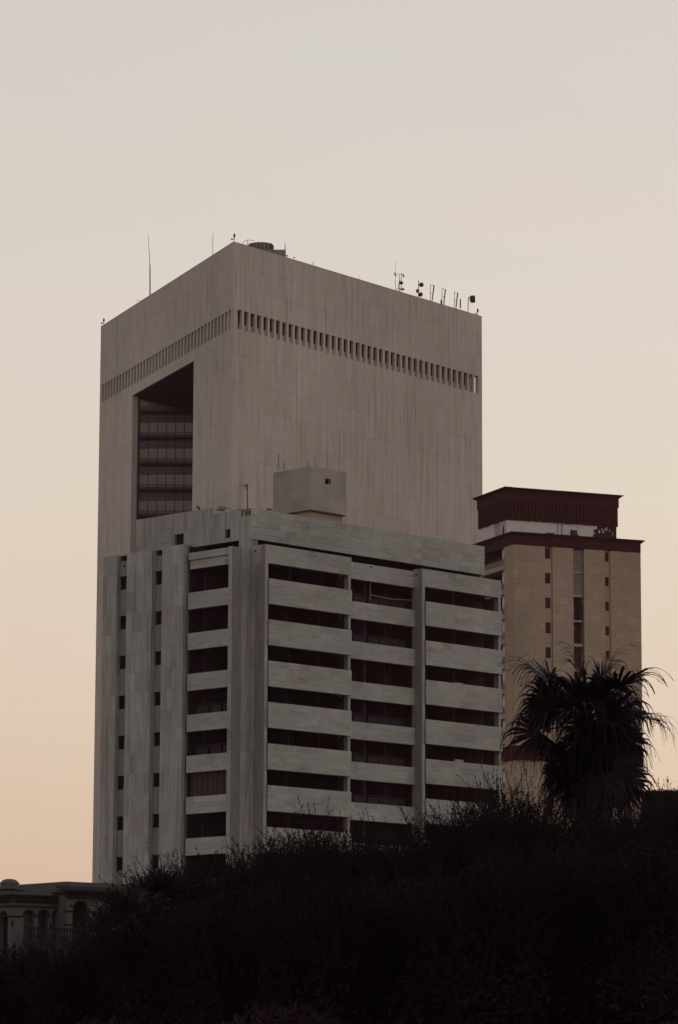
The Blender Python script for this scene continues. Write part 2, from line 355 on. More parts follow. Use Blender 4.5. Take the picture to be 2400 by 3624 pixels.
# fins between the slots: real openings one can see through at the corner
for F in (TR, TL, TB):
    fin = MB(); fin.mbox(F, -.055, VU, VZ0, VZ1, -.40, .042, TS)
    if F is TR: fin.build('fin', M['tower'], tower)
    else: fin.build('fin', M['tower'], tower)
    for k in range(NV):
        a = VU+VP*k+VW; b = VU+VP*(k+1) if k < NV-1 else TS
        if F is TB and k in (0, 1, NV-3, NV-2): b += .98; a -= .2 if k < 2 else 0
        fn = MB(); fn.mbox(F, a, b+(.055 if k == NV-1 else 0), VZ0, VZ1, -.40, .042, TS); fn.build('fin', M['tower'], tower)
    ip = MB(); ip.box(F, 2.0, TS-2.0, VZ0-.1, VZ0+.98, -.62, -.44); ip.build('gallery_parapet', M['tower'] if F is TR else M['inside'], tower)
# gallery floor and ceiling, the core behind it, the roof
def tri(inset):
    c = (TR.pt(0, 0)+cR+cL)/3; rin = TS/(2*math.sqrt(3)); k = (rin-inset)/rin
    return [tuple((c+(p-c)*k)[:2]) for p in (TR.pt(0, 0), cR, cL)]
fl = MB(); fl.prism(tri(.9), VZ0-.6, VZ0-.02); fl.build('gallery_floor', M['tower_core'], tower)
fl = MB(); fl.prism(tri(.45), VZ1+.02, VZ1+.4); fl.build('gallery_ceiling', M['soffit'], tower)
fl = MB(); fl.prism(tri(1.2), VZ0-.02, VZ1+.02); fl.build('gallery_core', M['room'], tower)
fl = MB(); fl.prism(tri(.9), TZ-2.4, TZ-2.0); fl.build('roof', M['render'], tower)
cp = MB()
for F in (TR, TL, TB): cp.mbox(F, -.09, TS+.09, TZ-.02, TZ+.10, -.45, .06, TS)
cp.build('coping', M['tower'], tower)
JL = Face(TL.pt(OU1, 0, 0), (-TL.n[0], -TL.n[1]), (-TL.d[0], -TL.d[1])); JR = Face(TL.pt(OU0, 0, 0), (-TL.n[0], -TL.n[1]), (TL.d[0], TL.d[1]))
for J in (JL, JR):
    for k in range(8):
        q = MB(); q.box(J, -.03, .90, OZ1-3.85*(k+1)+.01, OZ1-3.85*k-.01, -.0, .035); q.build('jamb_stone', M['tower'], tower)
# loggia: soffit, glass wall parallel to the rear side, side wall parallel to the right face
A = TL.pt(OU1, 0, -.9); B = TL.pt(OU0, 0, -.9)
yg = A[1]-0.0; t_ = (yg-B[1])/TR.d[1]; G2 = B+TR.d*t_
sf = MB(); sf.prism([tuple(TL.pt(OU1+.3, 0, -.3)[:2]), tuple(TL.pt(OU0-.3, 0, -.3)[:2]), (G2[0]+.5, G2[1]+1.2), (A[0]-.4, yg+1.2)], OZ1-.05, OZ1+.9)
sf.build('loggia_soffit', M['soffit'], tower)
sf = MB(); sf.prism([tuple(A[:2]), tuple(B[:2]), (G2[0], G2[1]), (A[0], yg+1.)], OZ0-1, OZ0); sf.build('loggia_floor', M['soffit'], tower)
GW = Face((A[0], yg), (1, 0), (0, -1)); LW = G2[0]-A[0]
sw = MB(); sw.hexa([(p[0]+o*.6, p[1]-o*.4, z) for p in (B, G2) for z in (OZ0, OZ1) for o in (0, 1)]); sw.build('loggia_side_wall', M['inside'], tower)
MU = MB(); MU.box(GW, .02, .33, OZ0, OZ1-.05, .0, .55); MU.build('corner_pier', M['frame'], tower)
ST = 4.07; zt = OZ1-.06; PWD = 1.43
# dark wedge before the top-storey glass, raking down towards the right wing
dz = MB(); u1 = 1.2; u2 = 21.0
za_, zb_ = GW.uz(495, 1408, .9)[1], GW.uz(660, 1449, .9)[1]; sl_ = (zb_-za_)/(GW.uz(660, 1449, .9)[0]-GW.uz(495, 1408, .9)[0])
dz.extr(GW, [(-.3, zt), (24, zt), (24, za_+sl_*24), (u1-.9, za_)], .62, .95); dz.build('raking_dark_wedge', M['inside'], tower)
npan = int(LW/PWD)
slab_z = [GW.uz(600, 1380+y/2.306, .55)[1] for y in (183, 391, 606, 821)]
ST = (slab_z[0]-slab_z[3])/3
for k in range(8):
    zs = slab_z[0]-ST*k                       # centre of the dark slab edge
    if zs < OZ0: break
    q = MB(); q.box(GW, .33, LW, zs-.22, zs+.22, 0, .62); q.build('slab_edge', M['inside'], tower)
    if k == 0: ztop = zt
    for i in range(min(npan, 10)):
        a = .33+i*PWD; b = a+PWD
        q = MB(); q.box(GW, a+.03, b-.03, zs+.24, zs+.24+2.42, -.05, .12); q.build('pane', M['pane'], tower)
        if k > 0: q = MB(); q.box(GW, a+.02, b-.02, zs+.24+2.46+(0.0 if i else -.12), zs+ST-.23, -.05, .22); q.build('spandrel', M['spandrel'], tower)
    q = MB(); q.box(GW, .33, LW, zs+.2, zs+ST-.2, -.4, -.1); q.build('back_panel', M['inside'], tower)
    q = MB()
    for i in range(min(npan, 10)+1): q.box(GW, (.33+i*PWD-.05), (.33+i*PWD+.05), zs+.2, zs+ST-.2, -.05, .24)
    for zz in (.42, .62, .98): q.box(GW, .33, 16, zs+zz-.035, zs+zz+.035, .40, .46)
    q.build('guard_rail', M['frame'], tower)

# ------------------------------------------------------------------ things on the tower's roof
def on(F, px, py, off): u, z = F.uz(px, py, off); return F.pt(u, z, off)
def whip(name, label, F, base, tip, off, r, cat='antenna', mid=None, extra=None):
    b = on(F, *base, off); b[2] = TZ-2.0; t = on(F, *tip, off)
    o = thing(name, label, cat, tuple(b)); m = MB()
    if mid:
        q = on(F, *mid, off); m.tube(b, q, r, r*.8, 6); o1 = m.build('lower_mast', M['darkmetal'], o); m = MB(); m.tube(q, t, r*.45, r*.25, 6); m.build('upper_rod', M['darkmetal'], o)
    else: m.tube(b, t, r, r*.6, 6); m.build('rod', M['darkmetal'], o)
    return o
whip('whip_antenna', 'tallest thin whip antenna, thicker in its lower half, on the roof edge of the tower', TL, (532, 1043), (524.5, 832), -.6, .12, mid=(531, 937))
a2 = whip('whip_antenna', 'slim whip antenna near the highest corner of the tower roof', TL, (753, 902), (754, 826), -.6, .05)
q = MB(); c = on(TL, 753, 868, -.6); q.tube(c-np.array([.22, 0, 0]), c+np.array([.1, 0, .12]), .03, n=5); q.build('clamp', M['darkmetal'], a2)
q = thing('lightning_rod', 'short slanting rod low on the sloping roofline of the tower', 'rod', tuple(TL.pt(40, TZ, -.5)))
m = MB(); m.tube(on(TL, 497, 1064, -.4), on(TL, 482, 1064, -.4), .03, n=5); m.tube(on(TL, 497, 1064, -.4), on(TL, 498, 1075, -.4), .03, n=5); m.build('rod', M['darkmetal'], q)
def beacon(F, px, py_base, off, label):
    b = on(F, px, py_base, off); o = thing('obstruction_light', label, 'warning light', tuple(b), 'red obstruction lights at the corners of the tower roof')
    m = MB(); m.tube(b-np.array([0, 0, .3]), b+np.array([0, 0, .55]), .03, n=6); m.build('stem', M['darkmetal'], o)
    m = MB(); m.lathe(b+np.array([0, 0, .50]), [(.05, 0), (.15, .08), (.16, .30), (.13, .5), (.08, .62), (.03, .66)], 10); m.build('lamp', M['redlamp'], o)
    m = MB(); m.tube(b+np.array([0, 0, .35]), b+np.array([-.42, 0, .15]), .09, .05, 6); m.tube(b+np.array([-.42, 0, .15]), b+np.array([-.40, 0, .40]), .06, .09, 6); m.build('bracket', M['redlamp'], o)
beacon(TR, 829.5, 853, -.5, 'dull red obstruction light on the highest corner of the tower')
beacon(TL, 367.5, 1150, -.5, 'dull red obstruction light at the low outer end of the sloping roofline')
beacon(TR, 1691, 1116, -.5, 'dull red obstruction light beside the big drum dish')
# cooling tower
YC = 503.0
CF = Face((0, YC), (1, 0), (0, -1))
cu = lambda x, y: CF.uz(x, y)
xa, zt_ = cu(884, 876); xb, _ = cu(1011, 884); zt_ = cu(1000, 883.5)[1]
ct = thing('cooling_tower', 'round ribbed cooling tower on a boxy plinth with handrails on the tower roof', 'cooling tower', ((xa+xb)/2, YC+3, TZ-2))
m = MB(); m.box(CF, xa-1.5, xb, TZ-2.0, zt_, -6, 0); m.build('plinth', M['metal'], ct)
m = MB()
for k in range(6): m.box(CF, xa-1.5, xb+.03, zt_-.35-.42*k, zt_-.30-.42*k, -.5, .05)
m.build('plinth_louvre', M['metal'], ct)
dc = ((cu(876.5, 870)[0]+cu(966, 870)[0])/2, YC+3.0); dr = (cu(966, 870)[0]-cu(876.5, 870)[0])/2
hz = cu(920, 852)[1]-zt_+.12
m = MB(); m.lathe((dc[0], dc[1], zt_), [(dr*.97, 0), (dr*1.0, .1), (dr*1.0, hz-.25), (dr*1.03, hz-.2), (dr*1.0, hz-.05), (dr*.9, hz), (dr*.88, hz-.3)], 40); m.build('drum', M['metal'], ct)
for k in range(40):
    q_ = 2*math.pi*k/40; m = MB(); m.cube((dc[0]+dr*1.02*math.cos(q_), dc[1]+dr*1.02*math.sin(q_), zt_+hz*.45), .10, .10, hz*.82, q_); m.build('rib', M['darkmetal'] if k % 2 else M['metal'], ct)
m = MB()
ra_ = [(xa-1.5, 0), (xa-.3, 0), ((xa+xb)/2+1, 0), (xb-.1, 0)]
for (u, o) in [(xb-.1, 0), (xb-.1, -2), (xb-.1, -4), (xb-.1, -6), (xb-2.2, 0), (xb-2.2, -6), (xa-1.4, -6), (xa-1.4, -3)]:
    m.tube(CF.pt(u, zt_-.05, o), CF.pt(u, zt_+1.05, o), .045, n=6)
for z in (.55, 1.05):
    m.tube(CF.pt(xb-.1, zt_+z, 0), CF.pt(xb-.1, zt_+z, -6), .035, n=6); m.tube(CF.pt(xb-.1, zt_+z, -6), CF.pt(xa-1.4, zt_+z, -6), .035, n=6)
m.build('handrail', M['darkmetal'], ct)
m = MB(); p_ = [on(TR, 861, 866, -1), on(TR, 861, 857, -1), on(TR, 876, 849, -1), on(TR, 900, 851, -1)]
m.path(p_, .035); m.path([on(TR, 868, 868, -1), on(TR, 882, 857, -1)], .03); m.tube(on(TR, 876, 868, -1), p_[2], .035, n=6); m.build('stair_rail', M['darkmetal'], ct)
rg = thing('roof_guard_rail', 'low steel guard rail beside the cooling tower plinth', 'railing', tuple(on(TR, 1018, 912, -1)))
m = MB(); m.path([on(TR, 1012, 905, -1), on(TR, 1018.5, 903, -1), on(TR, 1018.5, 914, -1)], .05); m.tube(on(TR, 1012, 909, -1), on(TR, 1018.5, 906, -1), .03, n=5); m.build('rail', M['darkmetal'], rg)
for (px, yb, yt, lab) in ((1041, 921, 911, 'tiny vent rod nearest the cooling tower'), (1105, 943, 926, 'small forked rod between the cooling tower and the dishes'), (1273.5, 990, 974, 'thin spike halfway along the long roof edge')):
    o = thing('roof_rod', lab, 'rod', tuple(on(TR, px, yb, -.5)))
    m = MB(); m.tube(on(TR, px, yb+3, -.5), on(TR, px, yt, -.5), .03, .02, 5)
    if px == 1105: m.tube(on(TR, px, yt+6, -.5), on(TR, px+5, yt+4, -.5), .02, n=5); m.tube(on(TR, px+5, yt+1, -.5), on(TR, px+5, yb, -.5), .02, n=5)
    if px == 1041: m.cube(on(TR, px, yt, -.5), .25, .2, .12)
    m.build('rod', M['darkmetal'], o)
# antenna poles over the long edge
def PP(x, y, off=-.5): return on(TR, 1360+x/4.356, 900+y/4.356, off)
def drum(m, c, r, L, dirv):
    d_ = np.array(dirv, float); d_ /= np.linalg.norm(d_); c = np.array(c); m.tube(c-d_*L/2, c+d_*L*.25, r*.86, r, 16); m.tube(c+d_*L*.25, c+d_*L/2, r, r*.8, 16)
o = thing('antenna_mast', 'trellis of thin poles carrying four small horns on the tower roof', 'antenna', tuple(PP(200, 560)))
m = MB(); m.tube(PP(178, 580), PP(168, 100), .045, .02, 6); m.tube(PP(264, 600), PP(262, 290), .05, n=6); m.tube(PP(234, 590), PP(232, 300), .05, n=6); m.tube(PP(217, 585), PP(219, 460), .05, n=6)
m.build('pole', M['darkmetal'], o)
m = MB(); m.tube(PP(175, 300), PP(262, 302), .02, n=5); m.tube(PP(225, 412), PP(264, 402), .04, n=5); m.tube(PP(180, 540), PP(262, 518), .035, n=5); m.tube(PP(150, 165), PP(172, 165), .02, n=5); m.tube(PP(160, 438), PP(176, 438), .02, n=5); m.build('crossbar', M['darkmetal'], o)
for (x, y) in ((160, 298), (178, 322), (288, 312), (300, 340)):
    m = MB(); c = PP(x, y); m.lathe(c-np.array([0, 0, .12]), [(.16, 0), (.13, .08), (.05, .26), (.02, .30)], 10); m.build('horn', M['darkmetal'], o)
m = MB(); drum(m, PP(258, 441), .26, .6, (1, -.3, 0)); m.build('dish', M['darkmetal'], o)
m = MB(); drum(m, PP(290, 538), .2, .3, (1, -.2, 0)); m.tube(PP(250, 540), PP(285, 538), .12, .06, 8); m.build('dish', M['darkmetal'], o)
o = thing('dish_pole', 'pole with two round dishes stacked on one side and a box on the other', 'antenna', tuple(PP(530, 660)))
m = MB(); m.tube(PP(526, 690), PP(532, 410), .06, n=8); m.tube(PP(532, 410), PP(532, 370), .015, n=5); m.build('pole', M['darkmetal'], o)
for (x, y) in ((574, 470), (560, 620)):
    m = MB(); drum(m, PP(x, y), .37, .45, (.75, -.66, 0)); m.tube(PP(530, y), PP(x, y), .09, n=8); m.build('dish', M['darkmetal'], o)
m = MB(); m.cube(PP(512, 565), .42, .4, .5); m.tube(PP(512, 565), PP(536, 560), .12, n=8); m.build('radio_box', M['darkmetal'], o)
for (pa, yb, yt, p1, p2, lab) in ((710, 735, 475, (768, 480), (738, 718), 'first tilted panel antenna frame, nearest the pole with two round dishes'),
                             (891, 790, 528, (943, 540), (917, 780), 'middle tilted panel antenna frame with a short second panel at its foot'),
                             (1082, 845, 590, (1133, 596), (1106, 835), 'third tilted panel antenna frame, beside the lone upright panel')):
    o = thing('panel_antenna', lab, 'antenna', tuple(PP(pa, yb)), 'tilted panel antenna frames on the tower roof')
    m = MB(); m.tube(PP(pa, yb+10), PP(pa, yt), .05, n=6); m.tube(PP(pa, yt), PP(pa, yt-40), .015, n=5); m.build('pole', M['darkmetal'], o)
    m = MB(); m.tube(PP(pa, yt), PP(p1[0], p1[1]), .04, n=5); m.tube(PP(pa, (yb+yt)/2-5), PP((p1[0]+p2[0])/2-3, (p1[1]+p2[1])/2), .04, n=5); m.build('bracket', M['darkmetal'], o)
    m = MB(); m.tube(PP(*p1), PP(*p2), .10, .085, 8); m.build('panel', M['darkmetal'], o)
    if pa == 891: m = MB(); m.tube(PP(878, 785), PP(876, 700), .10, n=8); m.build('short_panel', M['darkmetal'], o)
o = thing('panel_antenna', 'lone short upright panel antenna on a thin stem', 'antenna', tuple(PP(1173, 860)))
m = MB(); m.tube(PP(1171, 870), PP(1172, 820), .03, n=6); m.tube(PP(1174, 690), PP(1174, 655), .012, n=5); m.build('stem', M['darkmetal'], o)
m = MB(); m.tube(PP(1173, 826), PP(1174, 700), .115, .11, 10); m.tube(PP(1174, 700), PP(1174, 686), .11, .02, 10); m.build('panel', M['redlamp'], o)
o = thing('drum_dish', 'biggest drum shaped microwave dish at the low end of the long roof edge', 'antenna', tuple(PP(1295, 900)))
m = MB(); m.tube(PP(1291, 912), PP(1298, 655), .06, n=8); m.tube(PP(1298, 680), PP(1325, 672), .04, n=6); m.tube(PP(1298, 720), PP(1330, 700), .03, n=6); m.build('pole', M['darkmetal'], o)
m = MB(); c = PP(1362, 692); m.tube(c-np.array([.42, 0, .02]), c-np.array([.30, 0, 0]), .42, .60, 20); m.tube(c-np.array([.30, 0, 0]), c+np.array([.40, 0, .02]), .60, .60, 20); m.build('dish', M['darkmetal'], o)

# ================================================================== the grey stone block in front
FA = 0.77694; FO = at_y(889.8, 1797, 280.0); FR, FL = faces(FO, FA)
dR, dL, ss = 1.71, 2.12, 3.455
blk = thing('grey_block', 'grey stone clad block with long dark balcony openings below the tower', 'building', tuple(FR.pt(0, 0)))
ch = Cladding(blk, M['slab_h'], .03); cv = Cladding(blk, M['slab_v'], .03)
NF = 12; zo = 43.23                                              # top of the highest row of openings
# inner mass, roof, floors
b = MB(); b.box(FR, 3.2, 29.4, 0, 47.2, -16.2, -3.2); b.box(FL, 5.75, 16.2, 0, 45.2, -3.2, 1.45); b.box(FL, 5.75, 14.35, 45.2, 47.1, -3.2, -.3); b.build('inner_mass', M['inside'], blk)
b = MB(); b.box(FR, .28, 29.3, 46.9, 47.2, -14.2, -.28); b.build('roof', M['render'], blk)
for k in range(-1, NF+1):
    zf = zo-ss*k-2.35 if k >= 0 else 43.55
    if zf < .3: break
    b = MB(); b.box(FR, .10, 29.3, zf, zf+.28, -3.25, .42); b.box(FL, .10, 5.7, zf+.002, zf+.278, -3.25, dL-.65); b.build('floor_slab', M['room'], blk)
# partitions and columns inside the balconies
for k in range(NF):
    zt = zo-ss*k-.0; zb = zt-2.35
    if zb < .2: break
    rr = random.Random(k)
    for (u, o0, o1, th) in ((2.3+rr.random()*.1, -3.1, -.9, .18), (4.0 if k % 2 else 4.3, -3.1, .2, .22), (6.3, -3.1, -1.2-rr.random(), .2), (8.6, -3.1, -.5, .2),
                            (13.6, -3.1, .05, .3), (16.9, -3.1, -.6, .2), (18.3, -3.1, -1.6, .5), (22.6, -3.1, -1.0, .2), (24.6, -3.1, .45, .22), (27.2, -3.1, -1.0-rr.random(), .2)):
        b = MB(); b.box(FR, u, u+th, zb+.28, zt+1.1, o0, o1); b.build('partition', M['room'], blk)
    for (u, o0, o1, th) in ((2.0, -3.1, -.6, .2), (4.9, -3.1, .6, .2)):
        b = MB(); b.box(FL, u, u+th, zb+.28, zt+1.1, o0, o1); b.build('partition', M['room'], blk)
# --- right side: three bays
def wallbox(F, ua, ub, za, zb, o0, o1, name='wall'):
    m = MB(); m.box(F, ua, ub, za, zb, o0, o1); return m.build(name, M['grey_core'], blk)
P0 = dR
# piers (set back a little), top bands, lower bands (proud)
wallbox(FR, .0, .38, 0, zo-.001, P0-1.2, P0-.034, 'pier'); cv.fill(FR, .0, .38, .1, zo, P0-.034, .4, 1.7, stag=0)
wallbox(FR, 9.98, 10.30, 0, zo-.001, P0-.50, P0-.064, 'pier'); cv.fill(FR, 9.98, 10.30, .1, zo, P0-.064, .4, 1.7, stag=0)
wallbox(FR, 19.18, 19.58, 0, zo-.001, P0-1.2, P0-.034, 'pier'); cv.fill(FR, 19.18, 19.58, .1, zo, P0-.034, .4, 1.7, stag=0)
wallbox(FR, 29.26, 29.55, 0, zo-.001, P0-.60, P0-.064, 'pier'); cv.fill(FR, 29.26, 29.55, .1, zo, P0-.064, .4, 1.7, stag=0)
for (ua, ub) in ((.0, 10.35), (19.18, 29.6)):
    wallbox(FR, ua, ub, zo, 44.80, P0-.5, P0-.034, 'balcony_band'); ch.fill(FR, ua, ub, zo, 44.80, P0-.034, 1.25, .52)
    for k in range(NF):
        za = zo-ss*(k+1); zb = zo-ss*k-1.31
        if za < 0: break
        wallbox(FR, ua+.34, ub-.13, za, zb, P0-.30, P0+.16, 'balcony_band'); ch.fill(FR, ua+.34, ub-.13, za, zb, P0+.16, 1.25, .52)
P2 = .87
ua, ub = 10.0, 19.3
wallbox(FR, ua, ub, zo-.08, 44.61, P2-.4, P2-.034, 'balcony_band'); ch.fill(FR, 10.4, 19.17, zo-.08, 44.61, P2-.034, 1.25, .46)
for k in range(NF):
    za = zo-.08-ss*(k+1); zb = zo-ss*k-2.03
    if za < 0: break
    wallbox(FR, ua, ub, za, zb, P2-.4, P2-.034, 'balcony_band'); ch.fill(FR, 10.4, 19.17, za, zb, P2-.034, 1.25, .46)
for (a_, b_, o1_, o2_, nm_) in ((29.28, 29.52, -.12, P0-.58, 'end_wall'), (10.02, 10.28, P2-.6, P0-.48, 'cheek_wall')):
    q = MB(); q.box(FR, a_, b_, 0, zo, o1_, o2_); q.build(nm_, M['room'], blk)
# side cheeks of the projecting bays
SL = Face(FR.pt(19.18, 0, 0), -np.array(FR.n), -np.array(FR.d))   # left cheek of the third bay, u runs inwards
SL = Face(FR.pt(19.18, 0, P0), (-FR.n[0], -FR.n[1]), (-FR.d[0], -FR.d[1]))
wallbox(SL, .036, 1.15, 0, 44.79, -.36, -.034, 'cheek_wall'); cv.fill(SL, .0, 1.0, .1, 44.80, -.034, .5, 1.72, stag=0)
NK = Face(FR.pt(0, 0, P0), (-FR.n[0], -FR.n[1]), (-FR.d[0], -FR.d[1]))    # the bay's cheek in the corner notch
wallbox(NK, .036, P0+.35, 0, 44.79, -.36, -.034, 'cheek_wall'); cv.fill(NK, 0, P0, .1, 44.80, -.034, .57, 1.72, stag=0)
NR = Face(FL.pt(0, 0, dL), (-FL.n[0], -FL.n[1]), (-FL.d[0], -FL.d[1]))    # notch wall parallel to the long side
wallbox(NR, .036, dL+.35, 0, 44.5, -.40, -.034, 'cheek_wall'); cv.fill(NR, .0, dL, .1, 44.53, -.034, .53, 1.72, stag=0)
# far end of the long side
wallbox(FR, 29.4, 30.02, 0, 44.25, -16, -.1, 'end_wall'); wallbox(FR, 29.0, 29.4, 44.25, 47.9, -16, -.3, 'end_wall')
wallbox(FL, 15.9, 16.25, 0, 45.28, -12, 1.0, 'end_wall')
# parapet of the top floor
wallbox(FR, .25, 29.25, 45.44, 48.04, -.28, -.034, 'parapet_band'); ch.fill(FR, .0, 29.28, 45.44, 48.06, -.034, 1.25, .52)
wt = .30
def Lp(ua, ub, za, zb, clad=True):
    wallbox(FL, ua, ub, za, zb-.01, -wt, -.034, 'parapet_band')
    if clad: cv.fill(FL, ua, ub, za, zb, -.034, .58, 1.3, stag=0)
for (ua, ub, za, zb) in ((.034, 1.26, 45.44, 47.45), (1.26, 2.55, 45.44, 48.06), (2.55, 3.18, 45.44, 45.78), (2.55, 3.18, 46.53, 48.06), (3.18, 5.1, 45.44, 48.06),
                         (5.1, 8.34, 45.44, 48.62), (8.34, 9.52, 44.9, 45.79), (8.34, 9.52, 46.78, 48.62), (9.52, 14.45, 44.9, 48.62), (7.58, 8.34, 44.5, 45.44)): Lp(ua, ub, za, zb)
wallbox(FL, .034, 1.26, 47.45, 47.95, -.62, -.42, 'inner_parapet'); wallbox(FL, .034, 1.3, 47.96, 48.06, -.30, -.034, 'coping')
wallbox(FL, .1, 1.49, 44.5, 45.44, -.9, -.036, 'corner_post'); cv.fill(FL, .03, 1.49, 44.5, 45.44, -.036, .5, .94, stag=0)
# openings in the parapet show a dark room
for (ua, ub, za, zb) in ((8.34, 9.52, 45.79, 46.78), (2.55, 3.18, 45.78, 46.53)):
    m = MB(); m.box(FL, ua-.02, ub+.02, za-.02, zb+.02, -.9, -.82); m.build('dark_opening_back', M['darkpane'], blk)
    m = MB(); m.box(FL, ub-.06, ub-.02, za, zb, -.8, -.31); m.build('opening_reveal', M['room'], blk)
# --- left side: window bay and slabs
PB = dL-.28
wallbox(FL, .0, .50, 0, 44.55, PB-.8, dL-.034, 'pier'); cv.fill(FL, .0, .50, .1, 44.58, dL-.034, .5, 1.72, stag=0)
wallbox(FL, .5, 5.7, 43.98, 44.56, PB-.3, PB-.034, 'balcony_band'); ch.fill(FL, .5, 5.7, 43.98, 44.58, PB-.034, 1.3, .3)
wallbox(FL, .5, 5.7, zo-.03, 43.97, PB-.5, PB-.20, 'lintel'); ch.fill(FL, .5, 5.7, zo-.03, 43.97, PB-.20, 1.3, .4)
for k in range(NF):
    za = zo-.03-ss*(k+1); zb = zo-ss*k-2.05
    if za < 0: break
    wallbox(FL, .5, 5.72, za, zb, PB-.4, PB-.034, 'balcony_band'); ch.fill(FL, .5, 5.72, za, zb, PB-.034, 1.3, .47)
for (ua, ub, zt_) in ((5.98, 8.70, 45.37), (9.92, 13.2, 45.29), (14.45, 16.25, 45.29)):
    wallbox(FL, ua+.036, ub-.036, 0, zt_-.02, 1.2, dL-.034, 'slab_wall'); cv.fill(FL, ua, ub, .1, zt_, dL-.034, .62, 1.73, stag=0)
    JB = Face(FL.pt(ua, 0, dL), (-FL.n[0], -FL.n[1]), (-FL.d[0], -FL.d[1])); cv.fill(JB, 0, .36, .1, zt_, -.034, .36, 1.73, stag=0, weight=.1)
for (ua, ub, zt_) in ((8.68, 9.94, 44.75), (13.18, 14.47, 44.75)):
    PR = dL-.34
    wallbox(FL, ua, ub, zt_+.45, zt_+.52, 1.2, PR, 'recess_wall')
    for k in range(-1, NF):
        z1 = zo+.20-ss*k-(1.18 if k >= 0 else 0)                  # sill of window k
        if k == -1: wallbox(FL, ua, ub, zo+.20, zt_, 1.2, PR, 'recess_wall'); continue
        z0 = max(0, zo+.20-ss*(k+1))
        if z1 < .5: break
        wallbox(FL, ua, ub, z0, z1, 1.2, PR, 'recess_wall')
        wo = MB(); wo.box(FL, ua+.02, ub-.02, z1, z1+.04, 1.5, PR-.02); wo.box(FL, ua+.02, ub-.02, z1+1.14, z1+1.18, 1.5, PR-.02); wo.box(FL, ua+.1, ua+.14, z1+.04, z1+1.14, 1.5, PR-.12); wo.box(FL, ub-.14, ub-.10, z1+.04, z1+1.14, 1.5, PR-.12)
        wf = wo.build('window', M['frame'], blk)
        wp = MB(); wp.box(FL, ua+.1, ub-.1, z1+.03, z1+1.15, 1.46, 1.50); wp.build('pane', M['darkpane'], wf)
# curtain, railings, odds and ends in the openings
def railing(F, ua, ub, zb, o, panels, h=.95):
    m = MB(); m.box(F, ua, ub, zb+h-.05, zb+h, o-.03, o+.03); m.box(F, ua, ub, zb+.02, zb+.06, o-.03, o+.03)
    n = len(panels); e = ua
    m.box(F, ua, ua+.05, zb, zb+h, o-.02, o+.02); m.box(F, ub-.05, ub, zb, zb+h, o-.02, o+.02)
    r_ = m.build('railing', M['frame'], blk)
    for (a, c) in panels:
        q = MB(); q.box(F, a, c, zb+.08, zb+h-.15, o-.012, o+.012); q.build('railing_panel', M['room'], r_)
for k in (0, 1, 3, 4, 5):
    zb = zo-ss*k-2.03
    railing(FR, 10.4, 19.15, zb-.15, P2-.7, [(10.5, 11.9), (12.2, 13.55), (14.0, 15.3), (15.45, 16.6), (16.9, 17.9), (18.0, 18.6)])
for k in (3, 4):
    railing(FL, .5, 5.5, zo-ss*k-2.12, PB-.7, [(.7, 2.0), (2.3, 3.5), (3.8, 5.2)])
m = MB(); n = 40
for i in range(n):
    a = .5+5.2*i/n; m.box(FL, a, a+5.2/n, zo-ss*5-2.05, zo-ss*5-.03, PB-.62+.05*math.sin(i*1.3), PB-.56+.05*math.sin(i*1.3))
m.build('curtain', M['curtain'], blk, label='drawn brown curtain filling one window bay')
m = MB(); m.tube(FR.pt(13.9, 41.6, P2-.35), FR.pt(13.9, 43.2, P2-.35), .035, n=6); m.path([FR.pt(14.0, 42.05, P2-.4), FR.pt(16.5, 41.95, P2-.4), FR.pt(19.1, 42.1, P2-.4)], .03); m.build('bare_pole', M['lattice'], blk)
for k in (1, 2, 4, 6):
    m = MB(); z = zo-ss*k-1.31; m.box(FR, 24.2, 25.3, z-.3, z+(.12, .22, .33, .45)[(1, 2, 4, 6).index(k)], P0-.9, P0-.7); m.build('board', M['render'], blk, label='pale board leaning inside a balcony')
ch.L = [(*q[:7], q[7]*(1 if q[3] > 18 else .05)) for q in ch.L]; cv.L = [(*q[:7], q[7]*(1 if q[3] > 18 else .05)) for q in cv.L]
# one limit of 300 pieces for the whole block: share it between the two lays
ch.emit(170); cv.emit(130)
# drain spouts
for (F, x, y, off) in ((FR, 965/1, 1949, 0),): pass
for (F, u, z, o) in ((FR, 13.6, 44.45, P2), (NK, 1.15, 44.35, 0), (SL, .62, 44.35, 0), (FL, 13.9, 44.35, 1.78)):
    m = MB(); m.tube(F.pt(u, z, o-.05), F.pt(u, z-.05, o+.10), .07, n=8); m.build('drain_spout', M['darkmetal'], blk)
# water tank room on the roof
ptc = at_y(1100.5, 1803, 289.0); WR, WL = faces(ptc, FA)
zc = ptc[2]; uR = WR.uz(1225, 1823)[0]; uL = WL.uz(966, 1800)[0]; ztp = at_y(1100.5, 1650, 289.0)[2]
rm = thing('tank_room', 'blank cement rendered box room raised on a narrower base on the block roof', 'rooftop room', tuple(WR.pt(0, 47.2)))
wu0, wz1 = WR.uz(1150.5, 1692.5); wu1, wz0 = WR.uz(1172, 1716)
m = MB(); m.box(WR, 0, wu0, zc, ztp, -uL, 0); m.box(WR, wu1, uR, zc, ztp, -uL, 0); m.box(WR, wu0, wu1, zc, wz0, -uL, 0); m.box(WR, wu0, wu1, wz1, ztp, -uL, 0); m.build('wall', M['render'], rm)
m = MB(); m.box(WR, wu0+.01, wu1-.01, wz0+.01, wz1-.01, -.5, -.4); m.build('opening', M['darkpane'], rm)
m = MB(); m.box(WR, .25, uR-.06, 47.2, zc-.07, -uL+.3, -.35); m.build('base', M['render2'], rm)
m = MB(); m.box(WR, .02, uR-.02, zc-.07, zc, -uL+.02, -.02); m.build('ledge', M['soffit'], rm)
